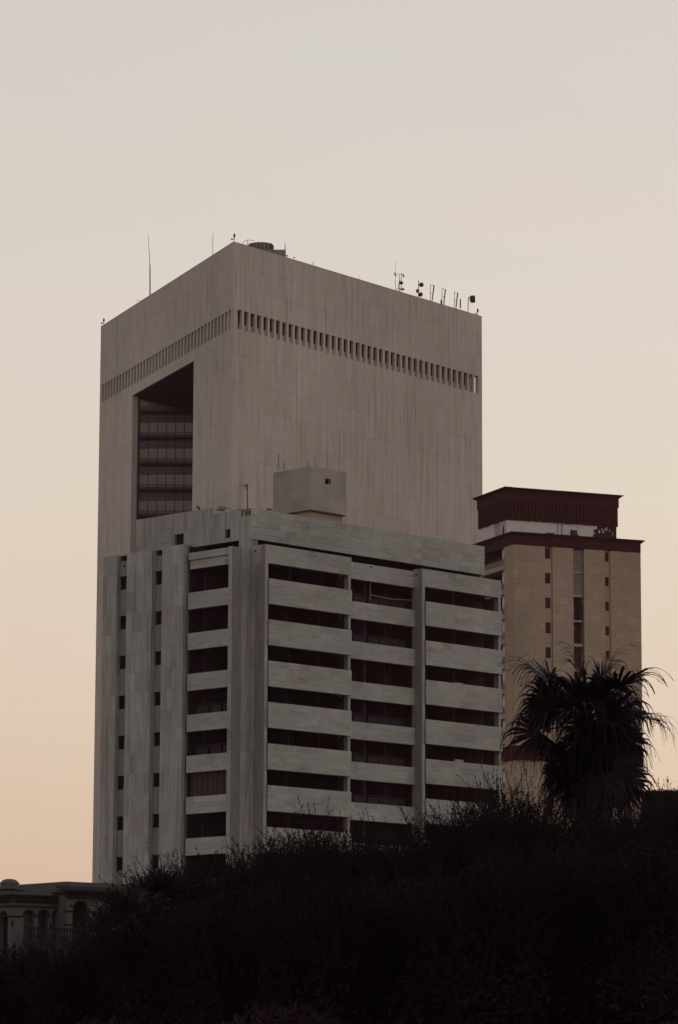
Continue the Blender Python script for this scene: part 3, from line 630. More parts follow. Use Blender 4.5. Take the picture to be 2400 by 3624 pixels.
for (px, yb, yt, lab) in ((986.8, 1675, 1605, 'taller thin rod on the rooftop box room'), (1006, 1672, 1635, 'shorter thin rod beside the taller one on the rooftop box room'), (1089, 1656, 1637, 'stubby rod near the front corner of the rooftop box room')):
    p = at_y(px, yb, 290.5); p[2] = ztp; q_ = at_y(px, yt, 290.5); o = thing('roof_rod', lab, 'rod', tuple(p)); m = MB(); m.tube(p, q_, .035, .03, 6); m.build('rod', M['darkmetal'], o)
# roof clutter of the block
o = thing('aerial_mast', 'rusty mast with a short cross arm behind the parapet corner', 'mast', tuple(FL.pt(.9, 47.2, -1.0)))
m = MB(); b_ = on(FL, 876, 1800, -1); b_[2] = 47.2; m.tube(b_, on(FL, 876, 1711, -1), .06, .04, 6); m.build('mast', M['darkmetal'], o)
m = MB(); m.tube(on(FL, 877, 1717, -1), on(FL, 857, 1717, -1), .035, n=5); m.tube(on(FL, 871, 1717, -1), on(FL, 871, 1731, -1), .05, n=5); m.build('arm', M['darkmetal'], o)
o = thing('floodlight', 'street lamp head with a curved arm lying on the parapet of the block', 'lamp', tuple(FL.pt(3.5, 47.2, -1)))
m = MB(); c1 = on(FL, 763, 1805, -1); c2 = on(FL, 782, 1799, -1); c3 = on(FL, 795, 1799, -1)
m.tube(c1, c2, .04, .27, 10); m.tube(c2, c3, .27, .22, 10); m.build('lamp_head', M['metal'], o)
m = MB(); m.path([on(FL, x, y, -1) for x, y in ((795, 1799), (805, 1798), (815, 1799.5), (822, 1805), (824, 1814))], .045); m.build('arm', M['metal'], o)
o = thing('scrap_heap', 'tangle of dark scrap metal on the long parapet of the block', 'scrap', tuple(FR.pt(1.9, 48.06, -.2)))
m = MB(); rr = random.Random(3)
for k in range(12):
    a = on(FR, 941+rr.random()*24, 1801+rr.random()*5, -.15); c = on(FR, 941+rr.random()*24, 1799+rr.random()*8, -.15); m.tube(a, c, .035, n=5)
m.build('bars', M['darkmetal'], o)
o = thing('scrap_bundle', 'wiry bundle of bent rods on the short parapet of the block', 'scrap', tuple(FL.pt(6.5, 48.6, -.2)))
m = MB()
for k in range(9):
    a = on(FL, 694+rr.random()*13, 1790+rr.random()*4, -.15); c = on(FL, 696+rr.random()*13, 1800+rr.random()*6, -.15); m.tube(a, c, .03, n=5)
m.build('rods', M['darkmetal'], o)
o = thing('bent_sheet', 'flat dark metal sheet resting beside the parapet corner', 'scrap', tuple(FL.pt(1.9, 48.0, -.3)))
m = MB(); m.hexa([on(FL, x, y+dy, of) for x, y in ((833, 1805), (852, 1801)) for dy in (2.5, 0) for of in (-.1, -.8)]); m.build('sheet', M['darkmetal'], o)

# ================================================================== brown stone building with the dark penthouse
GA = 1.18681843; GO = at_y(1650+790/4.7515, 1700+1080/4.7515, 440.0); GR, GL = faces(GO, GA); gs = 3.31
bb = thing('brown_building', 'brown limestone apartment block with a dark maroon cornice and peeling white top floor', 'building', tuple(GR.pt(0, 0)))
cb = Cladding(bb, M['brown'], .03)
GT = 69.80; GE = 18.83
m = MB(); m.box(GR, 2.3, GE-.02, 0, 70.88, -14.98, -1.0); m.build('inner_mass', M['brown_core'], bb)
for (ua, ub) in ((0, 4.64), (5.72, 8.80), (10.36, 13.47), (14.28, GE)):
    m = MB(); m.box(GR, ua+.03, ub-.03, 0, GT, -1.0, -.03); m.build('wall', M['brown_core'], bb); cb.fill(GR, ua, ub, 6, GT, -.03, 1.55, 1.1, .015)
    JB = Face(GR.pt(ub, 0, 0), (-GR.n[0], -GR.n[1]), (GR.d[0], GR.d[1]))
def gwin(ua, ub, tops, h, depth=.22, wz=None):
    z_prev = GT
    for zt_ in tops:
        if zt_-h < 3: break
        m = MB(); m.box(GR, ua, ub+.1, zt_, z_prev, -1.0, -depth); m.build('recess_wall', M['brown'], bb)
        m = MB(); e = .07; wb = ub-.12
        m.box(GR, ua, ua+e, zt_-h, zt_, -.7, -depth-.02); m.box(GR, wb-e, wb, zt_-h, zt_, -.7, -depth-.02); m.box(GR, ua+e, wb-e, zt_-e, zt_, -.7, -depth-.02); m.box(GR, ua+e, wb-e, zt_-h, zt_-h+e, -.7, -depth-.02)
        wfr = m.build('window', M['maroon'], bb); q = MB(); q.box(GR, ua+e, wb-e, zt_-h+e, zt_-e, -depth-.12, -depth-.08); q.build('pane', M['brownpane'], wfr)
        m = MB(); m.box(GR, wb, ub+.1, zt_-h, zt_, -1, -depth); m.build('recess_wall', M['brown'], bb)
        z_prev = zt_-h
    m = MB(); m.box(GR, ua, ub+.1, 0, z_prev, -1.0, -depth); m.build('recess_wall', M['brown'], bb)
gwin(4.64, 5.62, [69.63-gs*k for k in range(20)], 1.43); gwin(13.47, 14.24, [69.57-gs*k for k in range(20)], 1.23)
# middle strip: two lattice screens, then open stair landings
sills = [(66.68, .20), (63.50, .32), (60.11, .22), (56.90, .40)]+[(56.90-gs*k, .35) for k in range(1, 16)]
zp = GT
for i, (zc_, h) in enumerate(sills):
    if zc_ < 3: break
    m = MB(); m.box(GR, 8.80, 10.30, zc_-h/2, zc_+h/2, -1.0, -.28); m.build('landing_sill', M['lattice'] if i < 3 else M['brown'], bb)
    z0, z1 = zc_+h/2, zp
    if i < 2:
        m = MB(); nx, nz_ = 5, 11
        for a in range(nx+1): u_ = 8.82+1.44*a/nx; m.box(GR, u_-.045, u_+.045, z0, z1, -.48, -.40)
        for a in range(nz_+1): z_ = z0+(z1-z0)*a/nz_; m.box(GR, 8.80, 10.30, z_-.045, z_+.045, -.485, -.395)
        m.build('lattice_screen', M['lattice'], bb)
        m = MB(); m.box(GR, 8.80, 10.30, z0, z1, -.70, -.66); m.build('screen_back', M['soffit'], bb)
    else:
        m = MB(); m.box(GR, 8.80, 10.30, z0, z1, -.99, -.95); m.build('landing_back', M['brownpane'], bb)
        if i == 2: m = MB(); m.box(GR, 9.8, 10.32, z0, z0+2.4, -.94, -.5); m.build('landing_wall', M['room'], bb)
        if i == 3: m = MB(); m.box(GR, 9.1, 9.6, z1-.75, z1-.70, -.9, -.8); m.build('landing_light', M['lattice'], bb)
    zp = zc_-h/2
# maroon band and flared cornice
def cornice(F, ua, ub, z0, z1, z2, o0, fl, name='cornice', m=None):
    q = MB(); q.box(F, ua, ub, z0, z1, o0-.6, o0); q.build('fascia_band', m or M['maroon'], bb)
    for k in range(5):
        t0, t1 = k/5, (k+1)/5; q = MB() if k == 0 else q
        q.box(F, ua-fl*t1*1.0, ub+fl*t1, z1+(z2-z1)*t0, z1+(z2-z1)*t1-.003, o0-.6, o0+fl*(t1**1.5)) if k else q.box(F, ua, ub, z1+.002, z1+(z2-z1)*t1-.003, o0-.6, o0+fl*.09)
    q.build(name, M['maroon'], bb)
cornice(GR, .0, GE, GT, 70.98, 71.46, .04, .45)
cornice(GL, .002, 13.5, GT+.003, 70.98, 71.457, .036, .45, m=M['maroon2'])
m = MB(); m.box(GR, .1, GE-.1, 70.9, 71.2, -15, -.1); m.build('roof', M['render'], bb)
# short side: corner pier, then balconies
m = MB(); m.box(GL, .06, 2.8, 0, GT, -2.3, -.03); m.build('wall', M['brown_core'], bb); cb.fill(GL, .0, 2.8, 6, GT, -.03, 1.4, 1.1, .015)
m = MB(); m.box(GL, 13.2, 14.5, 0, GT, -14, -.03); m.build('wall', M['brown'], bb)
m = MB(); m.box(GL, 2.8, 13.2, 0, 70.87, -6, -2.0); m.build('recess_wall', M['maroon'], bb)
for k in range(10):
    zf = 67.47-gs*k
    m = MB(); m.box(GL, 2.82, 13.2, zf-.64, zf, -2.0, .02); m.build('balcony_slab', M['brown'], bb)
    m = MB(); m.box(GL, 2.82, 4.55, zf, zf+2.62, -1.96, -.50); m.build('door_wall', M['white_wall'], bb)
    m = MB(); m.box(GL, 2.86, 3.55, zf+.02, zf+2.0, -.49, -.45); m.build('balcony_door', M['spandrel'], bb)
    m = MB(); m.box(GL, 2.6, 13.2, zf+1.00, zf+1.05, -.04, .01); m.box(GL, 2.6, 13.2, zf+.72, zf+.75, -.04, .01)
    for i in range(26): m.box(GL, 2.9+i*.4, 2.93+i*.4, zf, zf+1.0, -.03, .0)
    rl = m.build('balcony_rail', M['frame'], bb); q = MB(); q.box(GL, 2.85, 13.1, zf+.05, zf+.70, -.02, .0); q.build('rail_panel', M['spandrel'], rl)
m = MB(); m.box(GL, .0, .1, 0, .1, -1, -.5)
# penthouse: peeling white wall below a corrugated dark box
m = MB(); m.box(GR, .12, 16.25, 71.2, 73.6, -11, -2.12); m.build('penthouse_wall', M['white_wall'], bb)
for (ua, ub, zt_, lab) in ((6.35-.6, 7.05, 72.05, None), (9.45, 10.45, 72.65, None), (12.6, 13.6, 71.75, None)):
    m = MB(); m.box(GR, ua, ub, 71.3, zt_, -2.3, -2.10); m.build('penthouse_opening', M['brownpane'], bb)
for (ua, ub, za, zb) in ((9.5, 10.15, 72.05, 72.55), (9.7, 10.5, 71.5, 72.0)):
    m = MB(); m.box(GR, ua, ub, za, zb, -2.1, -1.75); m.box(GR, ua+.05, ub-.05, za+.05, zb-.05, -1.76, -1.74); m.build('air_conditioner', M['darkmetal'], bb)
m = MB(); m.box(GR, 13.4, 16.3, 71.4, 73.45, -2.2, -2.09)
for i in range(30):
    u_ = 12.7+random.random()*.8; z_ = 71.4+random.random()*1.3; m.box(GR, u_, u_+.5, z_, z_+.3, -2.2, -2.088-.001*i)
m.build('stripped_patch', M['maroon2'], bb)
m = MB()
for i in range(10): u_ = 13.6+random.random()*2.4; z_ = 72.2+random.random()*.9; m.box(GR, u_, u_+.06+random.random()*.15, z_, z_+.12+random.random()*.35, -2.2, -2.07+.001*i)
m.build('paint_flake', M['white_wall'], bb)
m = MB(); m.tube(GR.pt(8.15, 71.4, -2.05), GR.pt(8.15, 73.5, -2.05), .07, n=8); m.tube(GR.pt(7.5, 71.4, -2.05), GR.pt(7.5, 73.5, -2.05), .05, n=8); m.build('drain_pipe', M['metal'], bb)
# short side of the white floor is open towards its far end
m = MB(); m.box(GL, 2.3, 6.1, 71.2, 73.6, -.3, -.12); m.build('penthouse_side_wall', M['white_wall'], bb)
m = MB(); m.box(GL, 3.0, 3.5, 71.5, 72.7, -.16, -.08); m.build('penthouse_opening', M['brownpane'], bb)
# corrugated cladding: alternate ribs
def corr(F, ua, ub, z0, z1, o, pitch=.50):
    n = int((ub-ua)/pitch); pitch = (ub-ua)/n
    for i in range(n):
        a = ua+i*pitch; zz = z0+random.uniform(-.06, .04)
        q = MB(); q.box(F, a, a+pitch*.55, zz, z1, o-.1, o+.10); q.box(F, a+pitch*.55, a+pitch, zz+.06, z1, o-.1, o-.02); q.build('corrugated_sheet', M['maroon'], bb)
corr(GR, 0.1, 16.5, 73.42, 76.05, -2.0); corr(GL, 2.1, 11.2, 73.42, 76.05, .0)
m = MB(); m.box(GR, .12, 16.4, 73.6, 76.1, -11, -2.14); m.build('penthouse_core', M['maroon'], bb)
cornice(GR, .0, 16.62, 76.05, 77.30, 77.74, -1.93, .5); cornice(GL, 1.8, 11.4, 76.053, 77.30, 77.737, .07, .5, m=M['maroon2'])
m = MB(); m.box(GR, .05, 16.5, 77.2, 77.6, -11.4, -2.2); m.build('roof', M['maroon'], bb)
cb.L = [(*q[:7], q[7]*(1 if q[3] > 42 else .05)) for q in cb.L]; cb.emit(300)
# dark ground-floor band seen between the palm fronds
m = MB(); zz1 = GR.uz(1800, 2637)[1]; zz0 = GR.uz(1800, 2688)[1]; m.box(GR, .0, GE, zz0, zz1, -.5, .25); m.box(GL, .0, 3.0, zz0, zz1, -.5, .247); m.build('lower_band', M['maroon'], bb)

# ================================================================== the white arched house
HA = R(52); HO = at_y(43.5, 3169, 230.0); HR, HL = faces(HO, HA)
hs = thing('arched_house', 'low white house with arched windows and a tiled portico beside the grey block', 'house', tuple(HR.pt(0, 0)))
h3 = lambda x, y: (x*.2551, 3080+y*.2551)
def hu(F, x, y, off=0): return F.uz(*h3(x, y), off)
zr = hu(HR, 175, 352)[1]; ue = hu(HR, 935, 500)[0]
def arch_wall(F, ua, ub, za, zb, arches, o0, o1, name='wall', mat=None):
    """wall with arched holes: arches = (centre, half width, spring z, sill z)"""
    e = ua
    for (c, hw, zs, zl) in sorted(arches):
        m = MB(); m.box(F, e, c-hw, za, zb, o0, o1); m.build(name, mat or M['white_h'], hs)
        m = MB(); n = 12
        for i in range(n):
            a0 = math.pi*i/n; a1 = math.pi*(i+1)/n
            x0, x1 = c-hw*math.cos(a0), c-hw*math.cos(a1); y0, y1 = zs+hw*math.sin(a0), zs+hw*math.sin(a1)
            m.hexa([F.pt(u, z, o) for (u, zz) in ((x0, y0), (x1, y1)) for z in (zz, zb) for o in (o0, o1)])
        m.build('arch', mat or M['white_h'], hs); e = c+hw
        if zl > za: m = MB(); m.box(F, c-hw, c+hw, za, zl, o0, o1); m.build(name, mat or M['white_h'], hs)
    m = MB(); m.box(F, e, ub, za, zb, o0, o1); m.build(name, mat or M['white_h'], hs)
ar = []
for cx in (405, 605, 805):
    c, zt_ = hu(HR, cx, 560); hw = (hu(HR, cx+72, 650)[0]-hu(HR, cx-72, 650)[0])/2; ar.append((c, hw, zt_-hw, 8.5))
arch_wall(HR, .02, ue, 4, zr, ar, -.5, 0)
c, zt_ = hu(HL, 45, 560); arch_wall(HL, .03, 9, 4, zr-.003, [(c, .62, zt_-.62, 8.5)], -.5, -.003)
m = MB(); m.box(HR, .6, ue, 0, zr-.3, -12, -.9); m.build('inner_mass', M['inside'], hs)
for (c, hw, zs, zl) in ar:
    m = MB(); m.box(HR, c-hw, c+hw, zl, zs+hw, -.40, -.36); w_ = m.build('window', M['darkpane'], hs)
    q = MB()
    for i in range(1, 5): u_ = c-hw+2*hw*i/5; q.box(HR, u_-.018, u_+.018, zl, zs+hw*.7, -.36, -.33)
    for i in range(8): q.box(HR, c-hw, c+hw, zl+.45*i, zl+.45*i+.035, -.36, -.328)
    q.build('frame', M['house_dark'] if c != ar[0][0] else M['white_h'], w_)
    q = MB(); n = 12
    for i in range(n):
        a0 = math.pi*i/n; a1 = math.pi*(i+1)/n
        q.hexa([HR.pt(c-r_*math.cos(a), zs+r_*math.sin(a), o) for a in (a0, a1) for r_ in (hw, hw+.10) for o in (0, .07)])
    q.build('arch_moulding', M['house_dark'], hs)
def course(F, ua, ub, z, h, o, nm='string_course', mat='house_dark'):
    m = MB(); m.box(F, ua, ub, z-h/2, z+h/2, -.1, o); m.build(nm, M[mat], hs)
z1 = hu(HR, 560, 507)[1]; course(HR, -.1, ue, z1, .10, .12); course(HL, -.08, 9, z1, .097, .118)
z2 = hu(HR, 500, 648)[1]; e = 0
for (c, hw, zs, zl) in ar: course(HR, e, c-hw-.1, z2, .09, .08); e = c+hw+.1
course(HR, e, ue, z2, .09, .08); course(HL, .05, 3, z2, .087, .08)
course(HR, -.15, ue, zr+.05, .10, .22, 'coping'); course(HL, -.14, 9, zr+.05, .096, .22, 'coping')
# row of half-round tiles below the coping
for F, L_ in ((HR, ue), (HL, 6)):
    n = int(L_/.26)
    for i in range(n):
        m = MB(); u_ = .12+i*.26; m.tube(F.pt(u_, zr-.05, .02), F.pt(u_+.02, zr-.42, .16), .09, .11, 7); m.build('roof_tile', M['terracotta'] if i % 3 else M['house_dark'], hs)
# roof-top block and turret
RO = at_y(*h3(920, 155), 236.0); QR, QL = faces(RO, R(50)); zl = RO[2]
m = MB(); m.box(QR, 0, 9, 8, zl, -9, 0); m.build('upper_storey', M['white_h'], hs)
m = MB(); u_ = QL.uz(*h3(400, 200))[0]; m.box(QL, 0.02, u_, 8, zl-.004, -3, -.004); m.build('upper_storey', M['white_h'], hs)
tcn = at_y(33, 3160, 233.0)
tu = thing('roof_turret', 'small round turret with a ring moulding and a capped dome on the house roof', 'turret', (tcn[0], tcn[1], zr-.3))
k_ = 233/FPX
m = MB(); m.lathe((tcn[0], tcn[1], zr-.3), [(.60, 0), (.60, .45), (.66, .75), (.66, .95), (.64, 1.25)], 20); m.build('shaft', M['white_h'], tu)
m = MB(); m.lathe((tcn[0], tcn[1], zr+.02+.45), [(.70, 0), (.72, .04), (.72, .10), (.68, .13)], 20); m.tube((tcn[0]+.6, tcn[1], zr+.52), (tcn[0]+.95, tcn[1], zr+.50), .06, n=8); m.build('ring', M['house_dark'], tu)
m = MB(); m.lathe((tcn[0], tcn[1], zr+.95), [(.70, 0), (.70, .06), (.62, .10), (.48, .25), (.25, .33), (.02, .35)], 20); m.build('dome', M['white_h'], tu)
# portico
PU0 = hu(HR, 925, 600, 1.2)[0]; PU1 = hu(HR, 1620, 600, 1.2)[0]
zpt = hu(HR, 1100, 330, 1.2)[1]
c1_, t1_ = hu(HR, 1125, 420, 1.2); hw1 = (hu(HR, 1240, 600, 1.2)[0]-hu(HR, 1012, 600, 1.2)[0])/2
c2_ = hu(HR, 1460, 520, 1.2)[0]
arch_wall(HR, PU0, PU1, 4, zpt, [(c1_, hw1, t1_-hw1, 6), (c2_, hw1, t1_-hw1-.2, 6)], .8, 1.2)
m = MB(); m.box(HR, PU0+.02, PU1, 4, zpt, -.6, -.5); m.build('portico_back', M['inside'], hs)
m = MB(); m.box(HR, PU0, PU0+.35, 4, zpt, -.4, .8); m.build('portico_side', M['white_h'], hs)
for y_ in (565, 752):
    zz = hu(HR, 960, y_, 1.3)[1]; m = MB(); m.box(HR, PU0-.12, c1_-hw1, zz-.05, zz+.05, 1.1, 1.3); m.box(HR, c1_+hw1, c2_-hw1, zz-.052, zz+.048, 1.1, 1.3); m.build('string_course', M['house_dark'], hs)
zt0 = hu(HR, 1100, 238, 1.6)[1]
m = MB(); m.box(HR, PU0-.25, PU1+.2, zpt, zpt+.16, -.4, 1.55); m.build('portico_roof', M['house_dark'], hs); m = MB(); m.box(HR, PU0-.2, PU1+.2, zpt-.28, zpt-.002, 1.21, 1.50); m.build('eave_board', M['terracotta'], hs)
m = MB(); m.hexa([HR.pt(u, z, o) for u in (PU0-.3, PU1+.2) for (z, o) in ((zpt+.16, 1.7), (zt0-.12, .2), (zpt+.10, 1.75), (zt0-.2, .3))][:8]) ; m.build('roof_slope', M['terracotta'], hs)
n = int((PU1-PU0)/.26)
for i in range(n+2):
    m = MB(); u_ = PU0-.25+i*.26; m.tube(HR.pt(u_, zt0+.10, .3), HR.pt(u_, zpt+.16, 1.85), .075, .12, 8); m.build('roof_tile', M['terracotta'], hs)
# terrace balustrade in front
bs = thing('balustrade', 'dark terrace balustrade with turned posts in front of the arched house', 'balustrade', tuple(HR.pt(0, 0, 2.6)))
zb1 = hu(HR, 600, 792, 2.6)[1]; zb0 = hu(HR, 600, 975, 2.6)[1]
m = MB(); m.box(HR, -.6, 12, zb1-.12, zb1, 2.45, 2.75); m.build('top_rail', M['house_dark'], bs)
m = MB(); m.box(HR, -.6, 12, 0, zb0, 2.3, 2.9); m.build('base_wall', M['house_dark'], bs)
for i in range(54):
    p = HR.pt(-.5+i*.22, zb0, 2.6); m = MB(); H_ = zb1-.12-zb0; m.lathe(p, [(.06, 0), (.045, H_*.1), (.085, H_*.35), (.045, H_*.7), (.06, H_)], 8); m.build('baluster', M['house_dark'], bs)
for x_ in (175, 705, 1090):
    u_ = hu(HR, x_, 800, 2.6)[0]; p = HR.pt(u_, zb1, 2.6); m = MB(); m.lathe(p, [(.10, 0), (.12, .05), (.07, .10), (.12, .25), (.05, .36), (.01, .40)], 10); m.build('finial', M['house_dark'], bs)
# low dark building behind the palm
LO = at_y(2270, 2796, 170.0)
lb = thing('flat_roofed_hall', 'dark low hall with a ribbed flat roof edge behind the shrubs and the large palm', 'building', (LO[0], 170, 0))
m = MB(); m.prism([(LO[0], 170), (LO[0]+26, 169), (LO[0]+26, 190), (LO[0]+4, 190)], 0, LO[2]-.35); m.build('wall', M['house_dark'], lb)
m = MB(); m.prism([(LO[0]-.2, 169.8), (LO[0]+26, 168.8), (LO[0]+26, 190), (LO[0]+4, 190)], LO[2]-.34, LO[2]-.06); m.build('roof', M['house_dark'], lb)
for i in range(60):
    m = MB(); m.cube((LO[0]+.1+i*.1, 169.75-.004*i, LO[2]-.03), .05, .3, .07); m.build('roof_rib', M['twig'], lb)

# ================================================================== plants
def strips(P, Wd, name, mat, parent, label=None, kind=None):
    """P: (n, k, 3) centre lines, Wd: (n, k, 3) half-width vectors -> one mesh of ribbons"""
    n, k, _ = P.shape; V = np.empty((n, k, 2, 3)); V[:, :, 0] = P-Wd; V[:, :, 1] = P+Wd
    V = V.reshape(-1, 3); base = (np.arange(n)*k*2)[:, None]+(np.arange(k-1)*2)[None, :]; base = base.reshape(-1)
    Fc = np.stack([base, base+1, base+3, base+2], 1)
    me = bpy.data.meshes.new(name); me.vertices.add(len(V)); me.vertices.foreach_set('co', V.ravel().astype(np.float32))
    me.loops.add(Fc.size); me.loops.foreach_set('vertex_index', Fc.ravel().astype(np.int32))
    me.polygons.add(len(Fc)); me.polygons.foreach_set('loop_start', (np.arange(len(Fc))*4).astype(np.int32)); me.polygons.foreach_set('loop_total', np.full(len(Fc), 4, np.int32))
    me.update(calc_edges=True); me.validate()
    return obj(name, me, mat, parent, kind, label)
def unit(v): return v/np.maximum(np.linalg.norm(v, axis=-1, keepdims=True), 1e-9)

def frond(parent, hub, az_, el_, L, blade, seed, nseg=34, droop=1.0, hang=.50):
    r_ = np.random.default_rng(seed)
    h = np.array([math.cos(az_), math.sin(az_), 0.]); k = 7; pts = [np.array(hub, float)]; e = el_
    for i in range(k):
        pts.append(pts[-1]+(h*math.cos(e)+np.array([0, 0, 1])*math.sin(e))*L/k); e -= .10*droop
    m = MB()
    for i in range(k): m.tube(pts[i], pts[i+1], .026*(1-.06*i), .024*(1-.06*i), 5, cap=False)
    pe = m.build('frond', M['palm'], parent)
    dirv = unit(pts[-1]-pts[-2]); side = unit(np.cross(dirv, [0, 0, 1.])); nrm_ = np.cross(side, dirv)
    ro = r_.uniform(-1.15, 1.15); side = unit(side*math.cos(ro)+nrm_*math.sin(ro))
    th = np.linspace(-1.9, 1.9, nseg)+r_.normal(0, .04, nseg)
    ln = blade*(.78+.30*np.cos(th*.75))*r_.uniform(.75, 1.15, nseg)
    d0 = np.cos(th)[:, None]*dirv+np.sin(th)[:, None]*side
    fold = np.cross(dirv, side); d0 = unit(d0+fold*(.25*np.abs(np.sin(th)))[:, None]*(1 if fold[2] > 0 else -1))
    K = 10; P = np.empty((nseg, K, 3)); P[:, 0] = pts[-1]; d_ = d0.copy(); Wd = np.empty((nseg, K, 3)); g_ = r_.uniform(.6, 1.5, nseg)[:, None]*droop
    for i in range(K):
        if i: P[:, i] = P[:, i-1]+d_*(ln/(K-1))[:, None]
        t = i/(K-1); pull = (.03+(0 if t < hang else .75))*g_
        d_ = unit(d_+np.array([0, 0, -1.])*pull+r_.normal(0, .035, (nseg, 3)))
        wv = unit(np.cross(d_, fold)); wid = blade*.036*(1.0 if t < .45 else max(.16, 1.0-(t-.45)*3.2))*(0.35+.65*min(1, t*2.6))
        Wd[:, i] = wv*wid
    strips(P, Wd, 'leaf_blade', M['palm'], pe); return pe
def fan_palm(label, hub, L, blade, n, seed, trunk_r, skirt=True, elmax=1.35, elmin=-1.0, group=None, nseg=34, droop=1.0, spread=(.65, 1.2)):
    hub = np.array(hub, float); o = thing('fan_palm', label, 'palm', (hub[0], hub[1], 0), group); r_ = random.Random(seed)
    m = MB(); prev = np.array([hub[0]-.25, hub[1], 0.]); H_ = hub[2]
    for i in range(12):
        t = (i+1)/12; q = np.array([hub[0]-.25*(1-t)+.03*math.sin(i*1.7), hub[1], H_*t-.1]); m.tube(prev, q, trunk_r*(1.25-.25*t), trunk_r*(1.22-.25*t), 12, cap=False); prev = q
    for i in range(90):                                       # stubs of old leaf bases
        z = H_*(.45+.55*i/90)-.15; a = i*2.4; rr_ = trunk_r*1.02; b_ = np.array([hub[0]+rr_*math.cos(a), hub[1]+rr_*math.sin(a), z])
        m.tube(b_, b_+np.array([math.cos(a)*.12, math.sin(a)*.12, .16]), .035, .02, 4)
    m.build('trunk', M['trunk'], o)
    for i in range(n):
        t = (i+.5)/n; e = elmax+(elmin-elmax)*(t**1.0); a = i*2.39996+r_.uniform(-.35, .35)
        frond(o, hub+np.array([0, 0, .12-.35*t]), a, e+r_.uniform(-.22, .22), L*r_.uniform(*spread)*(1.0 if e > -.3 else 1.3), blade*r_.uniform(.7, 1.12), seed*100+i, nseg=nseg, droop=droop*(.5 if e > .85 else 1.0))
    return o
pc = at_y(2085, 2570, 80.0)
fan_palm('tall shaggy fan palm with drooping leaf tips in front of the brown building', pc, 1.10, 1.25, 60, 21, .16, elmin=-1.15, spread=(.25, 1.2))
pc = at_y(560, 3225, 76.0)
fan_palm('small fan palm with stiff upright fans in front of the grey block', pc, .55, .62, 26, 9, .13, elmax=1.4, elmin=-.6, nseg=26, droop=.45)
pc = at_y(455, 3290, 74.0)
fan_palm('lower spiky fan palm against the corner of the arched house', pc, .5, .55, 20, 11, .12, elmax=1.3, elmin=-.5, nseg=24, droop=.45)

